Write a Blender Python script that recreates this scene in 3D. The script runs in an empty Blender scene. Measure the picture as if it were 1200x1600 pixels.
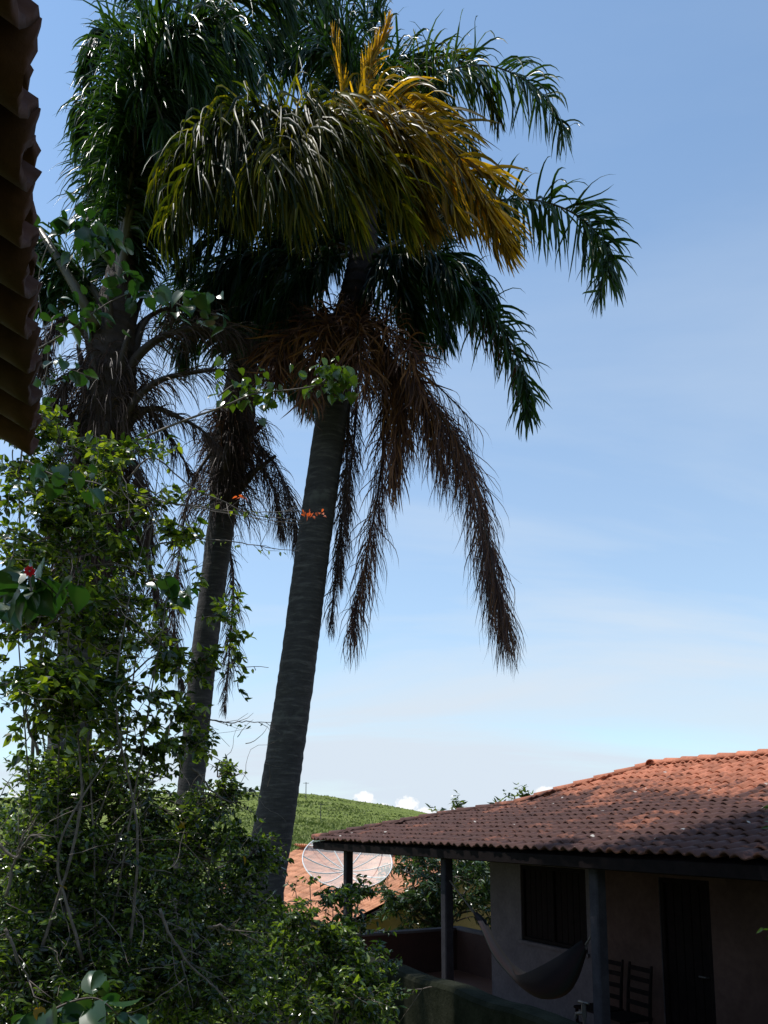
import bpy, math, random
import numpy as np
from mathutils import Vector, Matrix, noise as mnoise
R = math.radians
RND = random.Random(7)
NR = np.random.RandomState(11)
scn = bpy.context.scene
COL = scn.collection
# ------------------------------------------------------------------ camera
FPX, PITCH, HOR = 1250.0, R(8.0), 1288.0
CAMZ = 2.75
PY = HOR - FPX * math.tan(PITCH)
cam_d = bpy.data.cameras.new('camera')
cam_d.sensor_fit = 'VERTICAL'; cam_d.sensor_height = 24.0
cam_d.lens = FPX / 1600 * 24.0
cam_d.shift_y = (PY - 800.0) / 1600.0
cam_d.clip_start = 0.05; cam_d.clip_end = 20000
cam = bpy.data.objects.new('camera', cam_d); COL.objects.link(cam)
cam.location = (0, 0, CAMZ); cam.rotation_euler = (R(90) + PITCH, 0, 0)
scn.camera = cam
# ------------------------------------------------------------------ light
SUN_EL, SUN_AZ = R(64), R(-80)          # azimuth from +Y towards +X
SUN_STR, SKY_STR, EXPO = 4.2, 0.15, 0.22
sd = bpy.data.lights.new('sun', 'SUN'); sd.energy = SUN_STR; sd.angle = R(0.5); sd.color = (1, .965, .9)
sun = bpy.data.objects.new('sun', sd); COL.objects.link(sun)
SDIR = Vector((math.sin(SUN_AZ) * math.cos(SUN_EL), math.cos(SUN_AZ) * math.cos(SUN_EL), math.sin(SUN_EL)))
sun.rotation_euler = (-SDIR).to_track_quat('-Z', 'Y').to_euler()
sun.location = (0, 0, 40)

W = bpy.data.worlds.new('World'); scn.world = W; W.use_nodes = True
nt = W.node_tree; nt.nodes.clear()
def N(nt, t, **k):
    n = nt.nodes.new(t)
    for a, b in k.items(): setattr(n, a, b)
    return n
sky = N(nt, 'ShaderNodeTexSky', sky_type='NISHITA', sun_disc=False)
sky.sun_elevation = SUN_EL; sky.sun_rotation = SUN_AZ; sky.altitude = 700; sky.air_density = 1.15; sky.dust_density = 0.6; sky.ozone_density = 2.0
tc = N(nt, 'ShaderNodeTexCoord')
sx = N(nt, 'ShaderNodeSeparateXYZ'); nt.links.new(tc.outputs['Generated'], sx.inputs[0])
def M(nt, op, a, b=None, clamp=False):
    n = N(nt, 'ShaderNodeMath', operation=op); n.use_clamp = clamp
    for i, v in enumerate((a, b)):
        if v is None: continue
        if isinstance(v, (int, float)): n.inputs[i].default_value = v
        else: nt.links.new(v, n.inputs[i])
    return n.outputs[0]
den = M(nt, 'ADD', M(nt, 'MAXIMUM', sx.outputs[2], 0.0), 0.30)
cx = M(nt, 'DIVIDE', sx.outputs[0], den); cy = M(nt, 'DIVIDE', sx.outputs[1], den)
cb = N(nt, 'ShaderNodeCombineXYZ'); nt.links.new(cx, cb.inputs[0]); nt.links.new(cy, cb.inputs[1])
mp = N(nt, 'ShaderNodeMapping'); mp.inputs['Rotation'].default_value = (0, 0, R(28)); mp.inputs['Scale'].default_value = (0.30, 1.2, 1)
nt.links.new(cb.outputs[0], mp.inputs[0])
nz = N(nt, 'ShaderNodeTexNoise'); nz.inputs['Scale'].default_value = 1.15; nz.inputs['Detail'].default_value = 9; nz.inputs['Roughness'].default_value = .55; nz.inputs['Distortion'].default_value = .7
nt.links.new(mp.outputs[0], nz.inputs['Vector'])
cr = N(nt, 'ShaderNodeValToRGB'); cr.color_ramp.elements[0].position = .42; cr.color_ramp.elements[1].position = .66
nt.links.new(nz.outputs[0], cr.inputs[0])
# thin veil of cirrus, thicker low in the sky
hz = N(nt, 'ShaderNodeMapRange'); hz.inputs['From Min'].default_value = .86; hz.inputs['From Max'].default_value = .02
hz.inputs['To Min'].default_value = .05; hz.inputs['To Max'].default_value = 1.0
nt.links.new(sx.outputs[2], hz.inputs['Value'])
fac = M(nt, 'ADD', M(nt, 'MULTIPLY', M(nt, 'MULTIPLY', cr.outputs[0], hz.outputs[0]), .75), M(nt, 'MULTIPLY', hz.outputs[0], .52), True)
mx = N(nt, 'ShaderNodeMixRGB'); mx.inputs[2].default_value = (4.05, 4.6, 5.2, 1)
tint = N(nt, 'ShaderNodeMixRGB', blend_type='MULTIPLY'); tint.inputs[0].default_value = 1; tint.inputs[2].default_value = (.86, 1.07, 1.13, 1)
nt.links.new(sky.outputs[0], tint.inputs[1])
nt.links.new(fac, mx.inputs[0]); nt.links.new(tint.outputs[0], mx.inputs[1])
bg = N(nt, 'ShaderNodeBackground'); bg.inputs[1].default_value = SKY_STR
ysafe = M(nt, 'MAXIMUM', sx.outputs[1], .05)
azr = M(nt, 'DIVIDE', sx.outputs[0], ysafe); elr = M(nt, 'DIVIDE', sx.outputs[2], ysafe)
cn = N(nt, 'ShaderNodeTexNoise'); cn.inputs['Scale'].default_value = 150; cn.inputs['Detail'].default_value = 6; cn.inputs['Roughness'].default_value = .6
nt.links.new(tc.outputs['Generated'], cn.inputs['Vector'])
best = None
for (px_, py_, wx_, wy_) in ((570, 1249, 17, 13), (598, 1262, 12, 7), (635, 1261, 20, 17), (664, 1270, 18, 9), (716, 1272, 22, 12), (750, 1274, 19, 17), (790, 1268, 20, 12), (853, 1243, 20, 15), (880, 1256, 24, 14), (470, 1262, 30, 12), (1120, 1262, 60, 20), (300, 1262, 50, 16), (60, 1258, 60, 22), (-220, 1262, 90, 24), (1500, 1262, 110, 26)):
    da = M(nt, 'DIVIDE', M(nt, 'SUBTRACT', azr, (px_ - 600) / FPX), wx_ / FPX); de = M(nt, 'DIVIDE', M(nt, 'SUBTRACT', elr, (HOR - py_) / FPX), wy_ / FPX)
    v_ = M(nt, 'SUBTRACT', 1.0, M(nt, 'ADD', M(nt, 'MULTIPLY', da, da), M(nt, 'MULTIPLY', de, de)))
    best = v_ if best is None else M(nt, 'MAXIMUM', best, v_)
cf = M(nt, 'ADD', best, M(nt, 'MULTIPLY', M(nt, 'SUBTRACT', cn.outputs[0], .5), 3.0))
crc = N(nt, 'ShaderNodeValToRGB'); crc.color_ramp.elements[0].position = .0; crc.color_ramp.elements[1].position = .6; nt.links.new(cf, crc.inputs[0])
mc = N(nt, 'ShaderNodeMixRGB'); mc.inputs[2].default_value = (5.9, 6.0, 6.1, 1); nt.links.new(crc.outputs[0], mc.inputs[0]); nt.links.new(mx.outputs[0], mc.inputs[1])
nt.links.new(mc.outputs[0], bg.inputs[0])
wo = N(nt, 'ShaderNodeOutputWorld'); nt.links.new(bg.outputs[0], wo.inputs[0])
vs = scn.view_settings; vs.view_transform = 'Standard'; vs.look = 'None'; vs.exposure = EXPO; vs.gamma = 1; vs.use_curve_mapping = False
cy_ = scn.cycles; cy_.use_denoising = True; cy_.max_bounces = 8; cy_.transparent_max_bounces = 12
cy_.diffuse_bounces = 3; cy_.glossy_bounces = 2; cy_.transmission_bounces = 4
try: cy_.denoiser = 'OPENIMAGEDENOISE'
except Exception: pass

# ------------------------------------------------------------------ helpers
def P(x, y, Y):
    """world point seen at photo pixel x,y at distance Y in front of the camera"""
    d = Vector(((x - 600) / FPX, math.cos(PITCH) - (PY - y) / FPX * math.sin(PITCH), math.sin(PITCH) + (PY - y) / FPX * math.cos(PITCH)))
    return Vector((0, 0, CAMZ)) + d * (Y / d.y)
def tag(o, label=None, cat=None, group=None, kind=None):
    if label: o['label'] = label
    if cat: o['category'] = cat
    if group: o['group'] = group
    if kind: o['kind'] = kind
    return o
def empty(name, loc=(0, 0, 0), rz=0):
    o = bpy.data.objects.new(name, None); COL.objects.link(o); o.location = loc; o.rotation_euler = (0, 0, rz)
    o.empty_display_size = .2
    return o
class Acc:
    """collects vertices and faces, links them as one mesh object"""
    def __init__(s): s.v = []; s.n = 0; s.idx = []; s.tot = []; s.at = []
    def add(s, v, f, tone=0.5):
        v = np.asarray(v, float).reshape(-1, 3)
        f = np.asarray(f, int)
        s.v.append(v); s.idx.append((f + s.n).ravel()); s.tot.append(np.full(len(f), f.shape[1]))
        s.at.append(np.broadcast_to(np.asarray(tone, float), (len(v),)).copy() if np.ndim(tone) < 1 or len(np.atleast_1d(tone)) == len(v) else np.full(len(v), .5))
        s.n += len(v)
    def mesh(s, name, mat, smooth=False):
        me = bpy.data.meshes.new(name)
        if s.n == 0: return me
        V = np.concatenate(s.v); I = np.concatenate(s.idx); T = np.concatenate(s.tot)
        me.vertices.add(len(V)); me.vertices.foreach_set('co', V.ravel())
        me.loops.add(len(I)); me.loops.foreach_set('vertex_index', I)
        me.polygons.add(len(T)); st = np.concatenate([[0], np.cumsum(T)[:-1]])
        me.polygons.foreach_set('loop_start', st)
        me.polygons.foreach_set('use_smooth', np.full(len(T), smooth))
        a = me.attributes.new('tone', 'FLOAT', 'POINT'); a.data.foreach_set('value', np.concatenate(s.at))
        me.materials.append(mat); me.update(calc_edges=True); me.validate()
        return me
    def build(s, name, mat, parent=None, smooth=False, kind=None):
        o = bpy.data.objects.new(name, s.mesh(name, mat, smooth)); COL.objects.link(o)
        if parent: o.parent = parent
        if kind: o['kind'] = kind
        return o
def link(name, me, parent=None, mtx=None):
    o = bpy.data.objects.new(name, me); COL.objects.link(o)
    if parent: o.parent = parent
    if mtx is not None: o.matrix_basis = mtx
    return o
CUBE_F = [(0, 1, 3, 2), (4, 6, 7, 5), (0, 4, 5, 1), (2, 3, 7, 6), (0, 2, 6, 4), (1, 5, 7, 3)]
def box(a, x0, x1, y0, y1, z0, z1, m=None, tone=.5):
    v = [Vector((x, y, z)) for x in (x0, x1) for y in (y0, y1) for z in (z0, z1)]
    if m is not None: v = [m @ p for p in v]
    a.add([tuple(p) for p in v], CUBE_F, tone)
def bbox(a, x0, x1, y0, y1, z0, z1, b=.01, m=None, tone=.5):
    """box with chamfered long edges"""
    # octagonal section along the longest axis
    L = [x1 - x0, y1 - y0, z1 - z0]; ax = L.index(max(L))
    lo = [x0, y0, z0]; hi = [x1, y1, z1]; i, j = [k for k in range(3) if k != ax]
    b = min(b, (hi[i] - lo[i]) * .3, (hi[j] - lo[j]) * .3)
    ring = [(lo[i] + b, lo[j]), (hi[i] - b, lo[j]), (hi[i], lo[j] + b), (hi[i], hi[j] - b), (hi[i] - b, hi[j]), (lo[i] + b, hi[j]), (lo[i], hi[j] - b), (lo[i], lo[j] + b)]
    vs_ = []
    for e in (lo[ax], hi[ax]):
        for p, q in ring:
            c = [0, 0, 0]; c[ax] = e; c[i] = p; c[j] = q
            c = Vector(c); vs_.append(tuple(m @ c if m is not None else c))
    base = a.n
    a.add(vs_, [(k, (k + 1) % 8, 8 + (k + 1) % 8, 8 + k) for k in range(8)], tone)
    a.idx.append(np.array([base + 7 - k for k in range(8)])); a.tot.append(np.array([8]))
    a.idx.append(np.array([base + 8 + k for k in range(8)])); a.tot.append(np.array([8]))
def spline(pts, n):
    """Catmull-Rom through points, n samples"""
    p = np.array([tuple(q) for q in pts], float)
    if len(p) == 2: return p[0] + (p[1] - p[0]) * np.linspace(0, 1, n)[:, None]
    p = np.vstack([2 * p[0] - p[1], p, 2 * p[-1] - p[-2]])
    seg = np.linalg.norm(np.diff(p[1:-1], axis=0), axis=1); cum = np.concatenate([[0], np.cumsum(seg)])
    s = np.linspace(0, cum[-1], n); k = np.clip(np.searchsorted(cum, s, 'right') - 1, 0, len(seg) - 1)
    t = ((s - cum[k]) / np.maximum(seg[k], 1e-9))[:, None]
    a, b, c, d = p[k], p[k + 1], p[k + 2], p[k + 3]
    return .5 * (2 * b + (c - a) * t + (2 * a - 5 * b + 4 * c - d) * t ** 2 + (3 * b - a - 3 * c + d) * t ** 3)
def tube(a, pts, rad, ns=6, tone=.5, cap=True, wob=0):
    p = np.asarray(pts, float); n = len(p)
    rad = np.broadcast_to(np.asarray(rad, float), (n,))
    T = np.gradient(p, axis=0); T /= np.linalg.norm(T, axis=1)[:, None] + 1e-12
    u = np.cross(T[0], [0, 0, 1.0]);
    if np.linalg.norm(u) < .1: u = np.cross(T[0], [1.0, 0, 0])
    u /= np.linalg.norm(u); U = np.zeros_like(p)
    for i in range(n):
        u = u - T[i] * np.dot(u, T[i]); u /= np.linalg.norm(u) + 1e-12; U[i] = u
    V = np.cross(T, U); an = np.arange(ns) * 2 * math.pi / ns
    rr = rad[:, None] * (1 + (NR.uniform(-wob, wob, (n, ns)) if wob else 0))
    v = p[:, None] + rr[..., None] * (np.cos(an)[None, :, None] * U[:, None] + np.sin(an)[None, :, None] * V[:, None])
    f = [(i * ns + k, i * ns + (k + 1) % ns, (i + 1) * ns + (k + 1) % ns, (i + 1) * ns + k) for i in range(n - 1) for k in range(ns)]
    base = a.n; a.add(v.reshape(-1, 3), f, tone)
    if cap:
        a.idx.append(np.array([base + ns - 1 - k for k in range(ns)])); a.tot.append(np.array([ns]))
        a.idx.append(np.array([base + (n - 1) * ns + k for k in range(ns)])); a.tot.append(np.array([ns]))
def norm(v): return v / (np.linalg.norm(v, axis=-1, keepdims=True) + 1e-12)

# ------------------------------------------------------------------ materials
def mat_new(name):
    m = bpy.data.materials.new(name); m.use_nodes = True; t = m.node_tree; t.nodes.clear()
    o = N(t, 'ShaderNodeOutputMaterial'); return m, t, o
def ramp(t, stops, src=None):
    r = N(t, 'ShaderNodeValToRGB'); e = r.color_ramp.elements
    while len(e) < len(stops): e.new(.5)
    for el, (p, c) in zip(e, stops): el.position = p; el.color = (*c, 1)
    if src is not None: t.links.new(src, r.inputs[0])
    return r.outputs[0]
def noise(t, vec, scale, detail=4, rough=.55, dist=0):
    n = N(t, 'ShaderNodeTexNoise'); n.inputs['Scale'].default_value = scale; n.inputs['Detail'].default_value = detail
    n.inputs['Roughness'].default_value = rough; n.inputs['Distortion'].default_value = dist
    if vec is not None: t.links.new(vec, n.inputs['Vector'])
    return n.outputs[0]
def mixc(t, f, a, b, mode='MIX'):
    n = N(t, 'ShaderNodeMixRGB', blend_type=mode)
    for i, v in enumerate((f, a, b)):
        if isinstance(v, (int, float)): n.inputs[i].default_value = v
        elif isinstance(v, tuple): n.inputs[i].default_value = (*v, 1)
        else: t.links.new(v, n.inputs[i])
    return n.outputs[0]
def bump(t, h, s=.3, d=.01):
    b = N(t, 'ShaderNodeBump'); b.inputs['Strength'].default_value = s; b.inputs['Distance'].default_value = d
    t.links.new(h, b.inputs['Height']); return b.outputs[0]
def bsdf(t, col, rough=.6, spec=.5, nrm=None):
    b = N(t, 'ShaderNodeBsdfPrincipled'); b.inputs['Roughness'].default_value = rough; b.inputs['Specular IOR Level'].default_value = spec
    if isinstance(col, tuple): b.inputs['Base Color'].default_value = (*col, 1)
    else: t.links.new(col, b.inputs['Base Color'])
    if nrm is not None: t.links.new(nrm, b.inputs['Normal'])
    return b
def pos(t, obj=False):
    if obj: return N(t, 'ShaderNodeTexCoord').outputs['Object']
    return N(t, 'ShaderNodeNewGeometry').outputs['Position']
def stops3(a, b, c): return [(0, a), (.5, b), (1, c)]
def leaf_mat(name, dark, mid, light, trans, tfac=.35, rough=.35, spec=.5):
    m, t, o = mat_new(name)
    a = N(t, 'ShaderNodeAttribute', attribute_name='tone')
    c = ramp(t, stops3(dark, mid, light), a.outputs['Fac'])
    nz_ = noise(t, pos(t), 9, 3)
    c = mixc(t, .35, c, ramp(t, [(.3, (.55, .6, .5)), (.7, (1.35, 1.3, 1.2))], nz_), 'MULTIPLY')
    b = bsdf(t, c, rough, spec)
    tr = N(t, 'ShaderNodeBsdfTranslucent'); t.links.new(mixc(t, 1.0, c, trans, 'MULTIPLY'), tr.inputs[0])
    mxs = N(t, 'ShaderNodeMixShader'); mxs.inputs[0].default_value = tfac
    t.links.new(b.outputs[0], mxs.inputs[1]); t.links.new(tr.outputs[0], mxs.inputs[2]); t.links.new(mxs.outputs[0], o.inputs[0])
    return m
MT = {}
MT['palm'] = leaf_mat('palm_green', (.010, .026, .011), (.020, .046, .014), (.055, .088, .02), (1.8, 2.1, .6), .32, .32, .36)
MT['palm_olive'] = leaf_mat('palm_olive', (.010, .018, .006), (.030, .040, .008), (.15, .125, .012), (2.9, 2.8, .4), .55, .42, .14)
MT['palm_gold'] = leaf_mat('palm_gold', (.025, .026, .008), (.12, .085, .010), (.50, .32, .03), (2.3, 1.9, .5), .5, .36, .28)
MT['palm_dead'] = leaf_mat('palm_dead', (.035, .018, .018), (.085, .038, .032), (.24, .105, .035), (1.2, 1, .8), .15, .55, .3)
MT['palm_dead_dark'] = leaf_mat('palm_dead_dark', (.035, .022, .022), (.06, .035, .03), (.10, .06, .04), (1.2, 1, .8), .12, .6, .25)
MT['boug'] = leaf_mat('bougainvillea_leaf', (.012, .028, .006), (.038, .072, .010), (.21, .26, .032), (2.3, 2.3, .6), .4, .27, .7)
MT['hedge'] = leaf_mat('hedge_leaf', (.008, .020, .007), (.030, .060, .012), (.18, .25, .04), (2.1, 2.1, .6), .38, .24, .75)
MT['heart'] = leaf_mat('vine_leaf', (.012, .04, .014), (.02, .055, .016), (.04, .09, .02), (1.8, 2.2, .6), .22, .33, .55)
MT['mango'] = leaf_mat('glossy_tree_leaf', (.02, .042, .018), (.032, .065, .022), (.07, .11, .03), (1.8, 2.0, .6), .2, .3, .6)
MT['bract'] = leaf_mat('orange_bract', (.45, .06, .02), (.6, .12, .03), (.6, .28, .03), (1.6, 1.4, 1), .4, .5, .3)
MT['flower'] = leaf_mat('red_petal', (.5, .01, .02), (.6, .02, .03), (.65, .04, .05), (1.5, 1, 1), .35, .5, .3)
def simple(name, c0, c1, scale, rough=.7, bs=.3, bd=.01, spec=.4, detail=5, obj=False):
    m, t, o = mat_new(name); p = pos(t, obj); n = noise(t, p, scale, detail, .6)
    n2 = noise(t, p, scale * 7, 4)
    c = ramp(t, [(.3, c0), (.7, c1)], n)
    c = mixc(t, .25, c, ramp(t, [(.35, (.6, .6, .6)), (.65, (1.3, 1.3, 1.3))], n2), 'MULTIPLY')
    b = bsdf(t, c, rough, spec, bump(t, n2, bs, bd)); t.links.new(b.outputs[0], o.inputs[0]); return m
MT['twig'] = simple('twig_bark', (.05, .038, .03), (.17, .135, .115), 18, .75)
MT['bark'] = simple('tree_bark', (.04, .03, .026), (.12, .09, .075), 8, .85, .6, .02)
MT['petiole'] = simple('palm_petiole', (.035, .032, .02), (.075, .06, .035), 6, .5)
MT['petiole_dead'] = simple('palm_dry_petiole', (.025, .017, .014), (.055, .038, .03), 8, .7)
MT['fibre'] = simple('palm_fibre', (.018, .012, .011), (.05, .032, .026), 14, .9, .8, .02)
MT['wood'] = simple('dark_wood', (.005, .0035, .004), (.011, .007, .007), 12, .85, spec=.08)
MT['post'] = simple('post_paint', (.016, .015, .02), (.03, .029, .036), 9, .8, spec=.15)
MT['wallw'] = simple('white_plaster', (.085, .075, .084), (.12, .108, .115), 3, .95, .25, .008, spec=.1)  # white wall; porch shade is put into its darkened base colour
MT['wallr'] = simple('red_brown_paint', (.035, .013, .01), (.05, .02, .015), 3, .8)
MT['wally'] = simple('yellow_plaster', (.48, .30, .10), (.56, .36, .14), 3, .8)
MT['garden'] = simple('mossy_plaster', (.006, .008, .004), (.026, .027, .018), 4, .95, .5, .015, spec=.05)
MT['metal'] = simple('dark_metal', (.03, .03, .032), (.06, .06, .06), 30, .4, .1, .003)
MT['white_metal'] = simple('white_painted_metal', (.68, .68, .66), (.8, .8, .78), 30, .45, .1, .003)
MT['pole'] = simple('pole_timber', (.05, .05, .045), (.09, .085, .075), 3, .8)
MT['wall_shade'] = simple('shaded_plaster', (.055, .034, .028), (.085, .054, .046), 2, .95, .25, .008, spec=.08)  # darker copy of the porch wall, deeper shade put into the colour
MT['post_grey'] = simple('post_grey_paint', (.03, .028, .034), (.055, .052, .06), 6, .9, spec=.08)
MT['floor'] = simple('porch_tiles', (.14, .07, .05), (.2, .10, .07), 5, .5)
MT['rope'] = simple('rope', (.08, .07, .06), (.14, .12, .1), 60, .8)
def stripe_mat():
    m, t, o = mat_new('hammock_cloth')
    a = N(t, 'ShaderNodeAttribute', attribute_name='tone')
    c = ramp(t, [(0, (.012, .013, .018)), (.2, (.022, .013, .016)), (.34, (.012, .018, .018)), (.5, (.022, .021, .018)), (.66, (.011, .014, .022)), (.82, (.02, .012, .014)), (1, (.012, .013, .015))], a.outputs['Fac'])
    b = bsdf(t, c, .9, .2, bump(t, noise(t, pos(t), 120, 2), .4, .003)); t.links.new(b.outputs[0], o.inputs[0]); return m
MT['hammock'] = stripe_mat()
def trunk_mat():
    m, t, o = mat_new('palm_trunk'); g = pos(t)
    s = N(t, 'ShaderNodeMapping'); s.inputs['Scale'].default_value = (1.5, 1.5, 9); t.links.new(g, s.inputs[0])
    n = noise(t, s.outputs[0], 3.2, 6, .65, .4); n2 = noise(t, g, 45, 3); n3 = noise(t, g, 2.2, 4)
    c = ramp(t, [(.28, (.018, .016, .018)), (.52, (.040, .036, .037)), (.78, (.11, .10, .096))], n)
    c = mixc(t, ramp(t, [(.60, (0, 0, 0)), (.72, (.75, .75, .75))], n3), c, (.11, .11, .10))
    b = bsdf(t, c, .85, .3, bump(t, mixc(t, .5, n, n2), .7, .02)); t.links.new(b.outputs[0], o.inputs[0]); return m
MT['trunk'] = trunk_mat()
def tile_mat(name, dirt=1.0, warm=(.44, .158, .088), spots=True):
    m, t, o = mat_new(name); g = pos(t)
    oi = N(t, 'ShaderNodeObjectInfo'); a = N(t, 'ShaderNodeAttribute', attribute_name='tone')
    rnd = M(t, 'FRACT', M(t, 'ADD', oi.outputs['Random'], M(t, 'MULTIPLY', a.outputs['Fac'], 3.7)))
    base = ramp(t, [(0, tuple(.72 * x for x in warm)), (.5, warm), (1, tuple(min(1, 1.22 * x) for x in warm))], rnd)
    nf = noise(t, g, 26, 5, .65); base = mixc(t, .45, base, ramp(t, [(.3, (.45, .42, .42)), (.7, (1.35, 1.4, 1.4))], nf), 'MULTIPLY')
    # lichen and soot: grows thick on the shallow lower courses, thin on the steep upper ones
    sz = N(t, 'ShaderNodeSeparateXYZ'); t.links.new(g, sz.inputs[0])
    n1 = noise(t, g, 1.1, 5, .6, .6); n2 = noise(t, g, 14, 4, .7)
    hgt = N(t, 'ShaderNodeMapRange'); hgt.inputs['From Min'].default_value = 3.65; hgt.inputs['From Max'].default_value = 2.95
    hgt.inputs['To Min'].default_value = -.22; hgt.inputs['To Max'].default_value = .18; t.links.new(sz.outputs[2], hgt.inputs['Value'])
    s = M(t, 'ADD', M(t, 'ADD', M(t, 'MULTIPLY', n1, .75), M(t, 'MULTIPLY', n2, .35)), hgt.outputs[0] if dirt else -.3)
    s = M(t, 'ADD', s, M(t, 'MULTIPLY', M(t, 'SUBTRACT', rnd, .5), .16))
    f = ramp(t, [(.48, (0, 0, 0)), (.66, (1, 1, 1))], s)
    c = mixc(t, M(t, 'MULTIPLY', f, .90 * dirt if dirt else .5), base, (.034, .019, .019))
    if spots:
        v = N(t, 'ShaderNodeTexVoronoi'); v.inputs['Scale'].default_value = 2.6; t.links.new(g, v.inputs['Vector'])
        sp = M(t, 'ADD', v.outputs['Distance'], M(t, 'MULTIPLY', noise(t, g, 22, 4), .22))
        c = mixc(t, ramp(t, [(.15, (.75, .75, .75)), (.185, (0, 0, 0))], sp), c, (.62, .58, .52))
    b = bsdf(t, c, .82, .3, bump(t, nf, .4, .006)); t.links.new(b.outputs[0], o.inputs[0]); return m
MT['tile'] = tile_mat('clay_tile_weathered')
MT['tile_clean'] = tile_mat('clay_tile_bright', 0, (.52, .235, .13), False)
MT['tile_near'] = tile_mat('clay_tile_dark', 0, (.05, .017, .012), False)  # near eave tiles, very dark red-brown clay
def dish_mat():
    m, t, o = mat_new('dish_mesh')
    b = bsdf(t, (.85, .84, .80), .5, .5); tr = N(t, 'ShaderNodeBsdfTransparent'); mxs = N(t, 'ShaderNodeMixShader')
    mxs.inputs[0].default_value = .33
    t.links.new(tr.outputs[0], mxs.inputs[1]); t.links.new(b.outputs[0], mxs.inputs[2]); t.links.new(mxs.outputs[0], o.inputs[0]); return m
MT['dish'] = dish_mat()
def ground_mat():
    m, t, o = mat_new('grassy_ground'); g = pos(t)
    n = noise(t, g, .035, 6, .6, .3); n2 = noise(t, g, .9, 5, .7); n3 = noise(t, g, .25, 4, .6)
    c = ramp(t, [(.3, (.10, .13, .03)), (.5, (.135, .17, .038)), (.7, (.19, .22, .06))], n)
    c = mixc(t, .6, c, ramp(t, [(.3, (.45, .5, .45)), (.7, (1.5, 1.4, 1.3))], n2), 'MULTIPLY')
    c = mixc(t, .5, c, ramp(t, [(.35, (.6, .65, .6)), (.65, (1.3, 1.25, 1.1))], n3), 'MULTIPLY')
    b = bsdf(t, c, .95, .1, bump(t, n2, 1, .5)); t.links.new(b.outputs[0], o.inputs[0]); return m
MT['ground'] = ground_mat()
MT['tuft'] = leaf_mat('field_grass', (.10, .13, .03), (.14, .175, .036), (.19, .22, .055), (1.8, 1.9, .6), .25, .6, .2)
# ------------------------------------------------------------------ ground and hill
SKYX = [(-400, 1262), (0, 1246), (250, 1241), (330, 1239), (400, 1237), (470, 1240), (520, 1245), (560, 1252), (600, 1258), (640, 1266), (680, 1275), (720, 1284), (780, 1292), (1000, 1300), (1500, 1304)]
def sky_elev(r):
    px = 600 + r * FPX
    return (HOR - np.interp(px, [a for a, _ in SKYX], [b for _, b in SKYX])) / FPX
def ground_z(x, y):
    """height of the land: garden level, dip behind the neighbour, then the hill"""
    x = np.asarray(x, float); y = np.asarray(y, float)
    near = np.interp(y, [-60, 16, 24, 40, 58], [-.35, -.35, -1.6, -1.5, -.3])
    yy = np.maximum(y, 1.0); e = sky_elev(np.clip(x / yy, -2, 2)) * np.clip(1.6 - np.abs(x / yy) * .8, .2, 1)
    u = np.clip((y - 58) / (620 - 58), 0, 1); el = -.055 + (e + .055) * (u ** .55)
    hill = CAMZ + el * y
    crest = CAMZ + e * 620
    hill = np.where(y > 620, crest - (y - 620) * .05 - 2 * np.clip((y - 620) / 80, 0, 1), hill)
    w = np.clip((y - 40) / 18, 0, 1); return near * (1 - w) + hill * w
def make_ground():
    ys = np.concatenate([[-3000, -600, -60, -20], np.arange(-8, 60, 2.0), np.geomspace(60, 640, 70), [660, 720, 820, 1000, 1600, 3000, 6000]])
    rs = np.concatenate([[-6, -3, -1.6, -1, -.7], np.linspace(-.55, .55, 90), [.7, 1, 1.6, 3, 6]])
    v = []
    for y in ys:
        s = max(abs(y), 30)
        for r in rs: v.append((r * s, y, 0))
    v = np.array(v); v[:, 2] = ground_z(v[:, 0], v[:, 1])
    far = v[:, 1] > 62
    for i in np.where(far)[0]:
        p = v[i]; q = min(1, (p[1] - 60) / 200)
        p[2] += q * (mnoise.noise(Vector((p[0] * .012, p[1] * .012, 3))) * 1.2 + mnoise.noise(Vector((p[0] * .05, p[1] * .05, 9))) * .3)
    v[:, 2] = np.where(v[:, 1] > 900, np.minimum(v[:, 2], -20), v[:, 2])
    nr = len(rs); f = [(i * nr + j, i * nr + j + 1, (i + 1) * nr + j + 1, (i + 1) * nr + j) for i in range(len(ys) - 1) for j in range(nr - 1)]
    a = Acc(); a.add(v, f); tag(a.build('ground', MT['ground'], smooth=True), kind='structure')
make_ground()
def make_tufts():
    n = 34000; a = Acc()
    Y = 60 * (630 / 60) ** NR.uniform(0, 1, n) ** .8; r = NR.uniform(-.30, .09, n); X = r * Y
    Z = ground_z(X, Y)
    cl = np.array([mnoise.noise(Vector((x * .03, y * .03, 1))) for x, y in zip(X, Y)])
    keep = (NR.uniform(0, 1, n) < .55 + cl); X, Y, Z, cl = X[keep], Y[keep], Z[keep], cl[keep]; n = len(X)
    h = NR.uniform(.12, .5, n) * (1 + np.clip(Y / 400, 0, 1) * .8) * (1 + .5 * cl); w = h * NR.uniform(.9, 2.2, n); an = NR.uniform(0, 6.28, n)
    c, s = np.cos(an), np.sin(an); z = np.zeros(n)
    v = np.stack([np.stack([X - w * c, Y - w * s, Z - .5], 1), np.stack([X + w * c, Y + w * s, Z - .5], 1),
                  np.stack([X + s * w, Y - c * w, Z - .5], 1), np.stack([X + NR.uniform(-.2, .2, n), Y, Z + h], 1)], 1)
    f = np.arange(n)[:, None, None] * 4 + np.array([(0, 2, 3), (2, 1, 3), (1, 0, 3)])[None]
    a.add(v.reshape(-1, 3), f.reshape(-1, 3), np.repeat(np.clip(.5 + cl * .5 + NR.uniform(-.25, .25, n), 0, 1), 4))
    tag(a.build('field_grass', MT['tuft'], kind='stuff'), 'rough green grass and low crops covering the distant hill')
make_tufts()
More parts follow.
